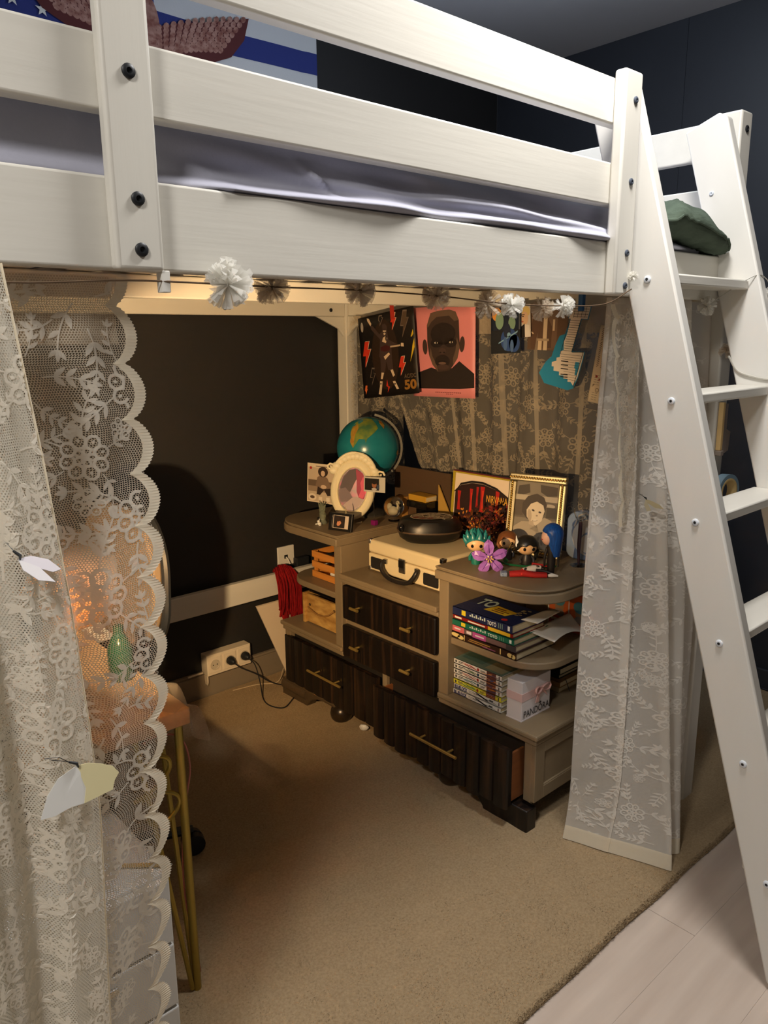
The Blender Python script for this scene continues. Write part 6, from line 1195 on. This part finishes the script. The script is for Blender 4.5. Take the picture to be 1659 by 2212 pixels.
for k, cx in enumerate((1.5460, 1.6167)):
    F = lambda x, y, z, cx=cx: (cx + x, 2.722 - z, 0.159 + y)
    p = thing('plug', 'black plug in the %s socket of the triple socket' % ('middle', 'right-hand')[k], 'plug', (cx, 2.72, 0.159), 'plugs in the wall socket')
    MB().lathe([(0.0185, 0.0), (0.0185, 0.012), (0.013, 0.022), (0.008, 0.034), (0.005, 0.036)], (0, 0, 0), 20, F).build('plug_body', BLACKP, p, smooth=True)
    if k == 0: pts = [(1.546, 2.686, 0.157), (1.56, 2.66, 0.14), (1.62, 2.64, 0.10), (1.68, 2.62, 0.05), (1.745, 2.60, 0.022), (1.775, 2.62, 0.03), (1.80, 2.66, 0.06)]
    else: pts = [(1.6167, 2.686, 0.157), (1.63, 2.66, 0.13), (1.632, 2.63, 0.06), (1.60, 2.56, 0.020), (1.59, 2.49, 0.018), (1.62, 2.44, 0.018), (1.68, 2.47, 0.018), (1.74, 2.52, 0.018), (1.79, 2.60, 0.020)]
    MB().tube(catmull(pts), 0.0026, 7).build('cable', BLACKP, p, smooth=True)
tag(MB().tube(catmull([(1.36, 2.748, 0.128), (1.43, 2.75, 0.127)]), 0.004, 6).build('cable_stub', SKW, smooth=True), 'short pale cable duct stub left of the triple socket', 'cable')
tag(MB().tube(catmull([(1.55, 2.72, 0.018), (1.66, 2.70, 0.017), (1.74, 2.66, 0.018), (1.80, 2.70, 0.05)]), 0.0022, 6).build('grey_cable', M('pale_cable', (190, 170, 140), 0.6), smooth=True), 'thin pale cable lying along the baseboard', 'cable')
wp = thing('wall_plate', 'square white cable outlet plate on the wall above the red scarf', 'wall plate', (1.885, 2.775, 0.545))
MB().box(1.842, 1.930, 2.770, 2.780, 0.500, 0.588).build('plate', WHITEP, wp, bevel=0.003); MB().box(1.875, 1.893, 2.768, 2.7705, 0.532, 0.548).build('jack', BLACKP, wp)
MB().tube(catmull([(1.884, 2.768, 0.538), (1.885, 2.755, 0.530), (1.89, 2.748, 0.51)]), 0.003, 6).build('jack_plug', WHITEP, wp, smooth=True)
tag(MB().box(1.92, 1.99, 2.738, 2.768, 0.47, 0.53).build('black_adapter', BLACKP, bevel=0.005), 'black power adapter hanging beside the red scarf', 'adapter')
# red yarn scarf over the tie rail
sc = thing('red_scarf', 'bundle of dark red yarn fringe hung over the white tie rail', 'scarf', (1.80, 2.68, 0.27))
YR = M('red_yarn', (128, 22, 26), 0.95, var=0.25, vscale=(120, 120, 30), spec=0.1); R8 = random.Random(8)
for k in range(58):
    x = 1.762 + 0.115 * R8.random(); y = 2.672 - 0.022 * R8.random(); zt = 0.520 + 0.018 * R8.random() - 0.02 * abs(x - 1.81) / 0.05; zb = 0.235 + 0.10 * R8.random() + (0.07 if x < 1.79 else 0)
    pts = catmull([(1.815 + (x - 1.815) * 0.6, 2.722, 0.502), (1.815 + (x - 1.815) * 0.75, 2.700, zt), (x, y, 0.46), (x + R8.uniform(-0.008, 0.008), y - 0.004, 0.36), (x + R8.uniform(-0.012, 0.012), y, zb)], 3)
    MB().tube(pts, 0.0042 + 0.0015 * R8.random(), 5).build('yarn', YR, sc, smooth=True)
# white panel leaning by the dresser
WBv = [(1.668, 2.688, 0.376), (1.96, 2.688, 0.376), (1.96, 2.590, 0.015), (1.772, 2.590, 0.015)]
tag(MB().add(WBv + [(x, y + 0.010, z + 0.002) for x, y, z in WBv], [(0, 1, 2, 3), (7, 6, 5, 4), (0, 4, 5, 1), (1, 5, 6, 2), (2, 6, 7, 3), (3, 7, 4, 0)]).build('white_board', M('white_board', (214, 196, 172), 0.5), bevel=0.001), 'white slanted wooden board leaning between the dresser and back wall', 'board')

# ------------------------------------------------------------------ desk with gold wire legs, lamp, chair
dk = thing('desk', 'wooden desk with curled gold wire legs behind the left curtain', 'desk', (0.1, 2.0, 0))
OAK = M('oak_veneer', (150, 124, 94), 0.5, rgb2=(126, 100, 72), vscale=(22, 1.6, 22), bump=0.08, bscale=(90, 8, 90)); GOLDP = M('gold_paint', (158, 136, 62), 0.35, 0.7)
MB().box(-0.5, 0.684, 1.384, 2.66, 0.706, 0.742).build('desk_top', OAK, dk, bevel=0.002)
for lx, ly, sx, sy in ((0.674, 1.425, -1, 1), (0.674, 2.60, -1, -1), (-0.46, 1.425, 1, 1), (-0.46, 2.60, 1, -1)):
    MB().tube([(lx, ly, 0.706), (lx, ly, 0.0)], 0.0098, 10).build('leg_rod', GOLDP, dk, smooth=True)
    MB().tube([(lx + sx * 0.10, ly, 0.706), (lx + sx * 0.06, ly, 0.40), (lx + sx * 0.012, ly, 0.02)], 0.006, 8).build('leg_rod', GOLDP, dk, smooth=True)
    MB().tube([(lx, ly + sy * 0.10, 0.706), (lx, ly + sy * 0.06, 0.40), (lx, ly + sy * 0.012, 0.02)], 0.006, 8).build('leg_rod', GOLDP, dk, smooth=True)
    MB().tube(catmull([(lx + sx * 0.105, ly, 0.61), (lx + sx * 0.06, ly, 0.635), (lx + sx * 0.03, ly, 0.622), (lx + sx * 0.028, ly, 0.595), (lx + sx * 0.06, ly, 0.565), (lx + sx * 0.11, ly, 0.55)]), 0.005, 8).build('leg_curl', GOLDP, dk, smooth=True)
    MB().tube(catmull([(lx + sx * 0.095, ly, 0.545), (lx + sx * 0.05, ly, 0.548), (lx + sx * 0.015, ly, 0.528), (lx + sx * 0.012, ly, 0.500), (lx + sx * 0.045, ly, 0.474), (lx + sx * 0.078, ly, 0.485), (lx + sx * 0.085, ly, 0.508)]), 0.005, 8).build('leg_curl', GOLDP, dk, smooth=True)
BAGM = lace_mat('clear_plastic_film', (206, 190, 170), 0.22)
tag(MB().grid(lambda u, v: (0.640 + 0.075 * u + 0.012 * math.sin(v * 7), 1.50 - 0.125 * v + 0.01 * math.sin(u * 6), 0.744 + 0.022 * math.sin(u * PI) * (0.6 + 0.4 * math.sin(v * 5)) - (0.09 * max(0, (u - 0.62) / 0.38) ** 1.3)), 18, 14).build('plastic_bag', BAGM, smooth=True), 'crumpled clear plastic bag hanging over the desk corner', 'bag')
gbt = thing('green_bottle', 'dark green glass bottle standing on the desk', 'bottle', (0.66, 1.62, 0.742))
MB().lathe([(0.026, 0.0), (0.028, 0.006), (0.028, 0.075), (0.020, 0.095), (0.011, 0.11)], (0.64, 1.62, 0.7425), 18).build('body', M('green_glass', (20, 60, 36), 0.1, trans=0.4), gbt, smooth=True); MB().lathe([(0.0112, 0.1101), (0.0112, 0.125), (0.012, 0.127)], (0.64, 1.62, 0.7425), 14).build('neck', M('green_glass', (20, 60, 36), 0.1, trans=0.4), gbt, smooth=True)
pcb = tag(MB().tube(catmull([(0.60, 1.45, 0.66), (0.63, 1.445, 0.67), (0.672, 1.44, 0.66), (0.70, 1.45, 0.62), (0.707, 1.45, 0.56), (0.695, 1.45, 0.50), (0.672, 1.44, 0.40), (0.668, 1.44, 0.25), (0.69, 1.44, 0.06), (0.70, 1.46, 0.0165)]), 0.0022, 6).build('pink_cable', M('pink_cable', (186, 110, 96), 0.5), smooth=True), 'thin pink cable looping behind the desk leg', 'cable')
# desk lamp, aimed under the bed
la_ = thing('desk_lamp', 'desk lamp with a conical shade glowing behind the left curtain', 'lamp', (0.30, 1.50, 0.742))
L0 = Vector(DESK_LAMP); ax = Vector((0.695, 0.719, 0.055)).normalized(); FLp = frame(L0, ax.cross(Vector((0, 0, 1))), (0, 0, 1)); LM = M('lamp_metal', (40, 40, 42), 0.4)
FL = lambda x, y, z: tuple(L0 + ax.cross(Vector((0, 0, 1))) * x + Vector((0, 0, 1)) * y + ax * z)
mb = MB(); n = 28; prof = [(0.022, -0.045), (0.030, -0.03), (0.073, 0.098), (0.071, 0.098), (0.028, -0.028), (0.020, -0.043)]
FLs = lambda x, y, z: FL(x, y, z + (0.06 * max(0.0, y) / 0.073 if z > 0.09 else 0.0))  # upper rim drawn forward, shaped to keep lamplight off the bed beams
mb.lathe(prof, (0, 0, 0), n, FLs); mb.f = mb.f[:-2]; mb.m = mb.m[:-2]
mb.build('shade', lace_mat('lamp_shade_paper', (235, 205, 165), 1.0, None, 0.035), la_, smooth=True)
MB().lathe([(0.023, -0.062), (0.023, -0.044)], (0, 0, 0), 16, FL).build('socket', LM, la_, smooth=True)
MB().tube(catmull([tuple(L0 - ax * 0.055), (0.24, 1.10, 1.15), (0.23, 1.25, 1.22), (0.26, 1.42, 1.10), (0.30, 1.50, 0.76)]), 0.007, 8).build('gooseneck', LM, la_, smooth=True)
MB().lathe([(0.075, 0.0), (0.075, 0.012), (0.03, 0.02)], (0.30, 1.50, 0.7425), 24).build('base', LM, la_, smooth=True)
MB().ball(L0 - ax * 0.020, 0.018, 14, 10).build('bulb', emis('warm_bulb', (255, 190, 110), 30.0), la_, smooth=True)
ll = bpy.data.lights.new('desk_lamp_light', 'POINT'); ll.energy = DESK_W; ll.color = (1.0, 0.67, 0.34); ll.shadow_soft_size = 0.012
lo = bpy.data.objects.new('desk_lamp_light', ll); lo.location = L0 + ax * 0.005; COL.objects.link(lo)
# office chair at the desk
ch_ = thing('office_chair', 'office chair with a tan padded back and black rim behind the left curtain', 'chair', (0.75, 1.95, 0.014))
CF = frame((0.835, 2.28, 0.66), (0.02, -1, 0), (0.05, 0, 1)); TAN = M('tan_upholstery', (108, 90, 70), 0.85)
MB().prism(rrect(0.0, 0.45, 0.0, 0.39, 0.16, 8), 0.0, 0.03, CF).build('backrest', TAN, ch_, smooth=True, bevel=0.008)
MB().tube([CF(a, b, -0.004) for a, b in rrect(-0.008, 0.458, -0.008, 0.398, 0.165, 8)], 0.012, 8, closed=True).build('back_rim', BLACKP, ch_, smooth=True)
MB().prism(rrect(-0.008, 0.458, -0.008, 0.398, 0.165, 8), -0.016, -0.001, CF).build('back_shell', BLACKP, ch_, smooth=True)
MB().rbox(0.42, 0.82, 1.86, 2.26, 0.46, 0.53, 0.08, 5).build('seat', TAN, ch_, smooth=True, bevel=0.02)
MB().tube([(0.80, 2.03, 0.47), (0.87, 2.03, 0.50), (0.885, 2.03, 0.70)], 0.018, 8).build('back_support', BLACKP, ch_, smooth=True)
MB().tube([(0.63, 1.94, 0.12), (0.63, 1.94, 0.46)], 0.022, 12).build('gas_lift', BLACKP, ch_, smooth=True)
for k in range(5):
    a = math.radians(-13 + 72 * k); dx, dy = math.cos(a), math.sin(a)
    MB().tube([(0.63, 1.94, 0.115), (0.63 + dx * 0.16, 1.94 + dy * 0.16, 0.105), (0.63 + dx * 0.285, 1.94 + dy * 0.285, 0.088)], [0.022, 0.018, 0.013], 8).build('base_arm', BLACKP, ch_, smooth=True)
    c = Vector((0.63 + dx * 0.285, 1.94 + dy * 0.285, 0.047)); sx = Vector((-dy, dx, 0))
    MB().lathe([(0.016, -0.026), (0.031, -0.024), (0.033, -0.004), (0.028, -0.002), (0.028, 0.002), (0.033, 0.004), (0.031, 0.024), (0.016, 0.026)], c, 20, lambda x, y, z, c=c, sx=sx: tuple(c + sx * z + Vector((sx.y, -sx.x, 0)) * x + Vector((0, 0, 1)) * y)).build('caster', BLACKP, ch_, smooth=True)
# white drawer cabinet under the front of the desk
cab = thing('drawer_cabinet', 'white metal drawer cabinet at the lower left behind the curtain', 'cabinet', (0.36, 1.45, 0))
WM = M('white_metal', (206, 206, 204), 0.35)
MB().box(0.20, 0.556, 1.262, 1.65, 0.03, 0.486).build('body', WM, cab, bevel=0.006)
for k in range(3):
    d = MB().box(0.208, 0.548, 1.246, 1.262, 0.045 + 0.147 * k, 0.185 + 0.147 * k).build('drawer', WM, cab, bevel=0.003); MB().box(0.33, 0.43, 1.238, 1.246, 0.15 + 0.147 * k, 0.165 + 0.147 * k).build('handle', CHROME, d, bevel=0.002)
for x in (0.22, 0.53):
    for y in (1.28, 1.63): MB().box(x - 0.012, x + 0.012, y - 0.012, y + 0.012, 0.002, 0.03).build('foot', BLACKP, cab)
pen = thing('pen', 'gold pen lying on the white drawer cabinet', 'pen', (0.53, 1.30, 0.487)); MB().tube([(0.49, 1.33, 0.4915), (0.555, 1.275, 0.4915)], 0.004, 8).build('barrel', BRASS, pen, smooth=True); MB().tube([(0.555, 1.275, 0.4915), (0.566, 1.266, 0.4915)], [0.004, 0.0008], 8).build('tip', CHROME, pen, smooth=True)

# ------------------------------------------------------------------ bits hung on the front right leg
tr = thing('tape_roll', 'roll of pale blue masking tape hung on the bed leg behind the ladder', 'tape', (2.25, 1.005, 1.04))
FT = lambda x, y, z: (2.262 + x * 0.85 + z * 0.35, 1.0 - x * 0.2 - z * 0.9, 1.04 + y)
mb = MB(); mb.lathe([(0.040, -0.012), (0.052, -0.012), (0.052, 0.012), (0.040, 0.012), (0.040, -0.012)], (0, 0, 0), 32, FT); mb.f = mb.f[:-2]; mb.m = mb.m[:-2]; mb.build('tape', M('tape_blue', (118, 144, 160), 0.6), tr, smooth=True)
mb = MB(); mb.lathe([(0.034, -0.013), (0.040, -0.013), (0.040, 0.013), (0.034, 0.013), (0.034, -0.013)], (0, 0, 0), 32, FT); mb.f = mb.f[:-2]; mb.m = mb.m[:-2]; mb.build('core', M('tape_core', (206, 178, 120), 0.7), tr, smooth=True)
MB().tube([(2.235, 1.024, 1.083), (2.245, 1.005, 1.080), (2.262, 0.995, 1.078)], 0.002, 6).build('hook', CHROME, tr)
kt = thing('wooden_key_tag', 'pale wooden stick with a clear plastic tag hung on the bed leg', 'tag', (2.23, 1.01, 1.25))
MB().box(2.222, 2.237, 1.008, 1.0225, 1.165, 1.305).build('stick', M('pale_stick', (214, 180, 122), 0.6), kt, bevel=0.002); MB().box(2.216, 2.236, 1.002, 1.022, 1.150, 1.165).build('end_cap', M('clear_tag', (176, 160, 146), 0.3, trans=0.4), kt, bevel=0.002)
MB().prism([(2.238, 1.30), (2.262, 1.30), (2.262, 1.225), (2.29, 1.215), (2.285, 1.160), (2.245, 1.150), (2.238, 1.19)], 1.012, 1.016, XZY).build('clear_tag', M('clear_tag', (176, 160, 146), 0.3, trans=0.4), kt)
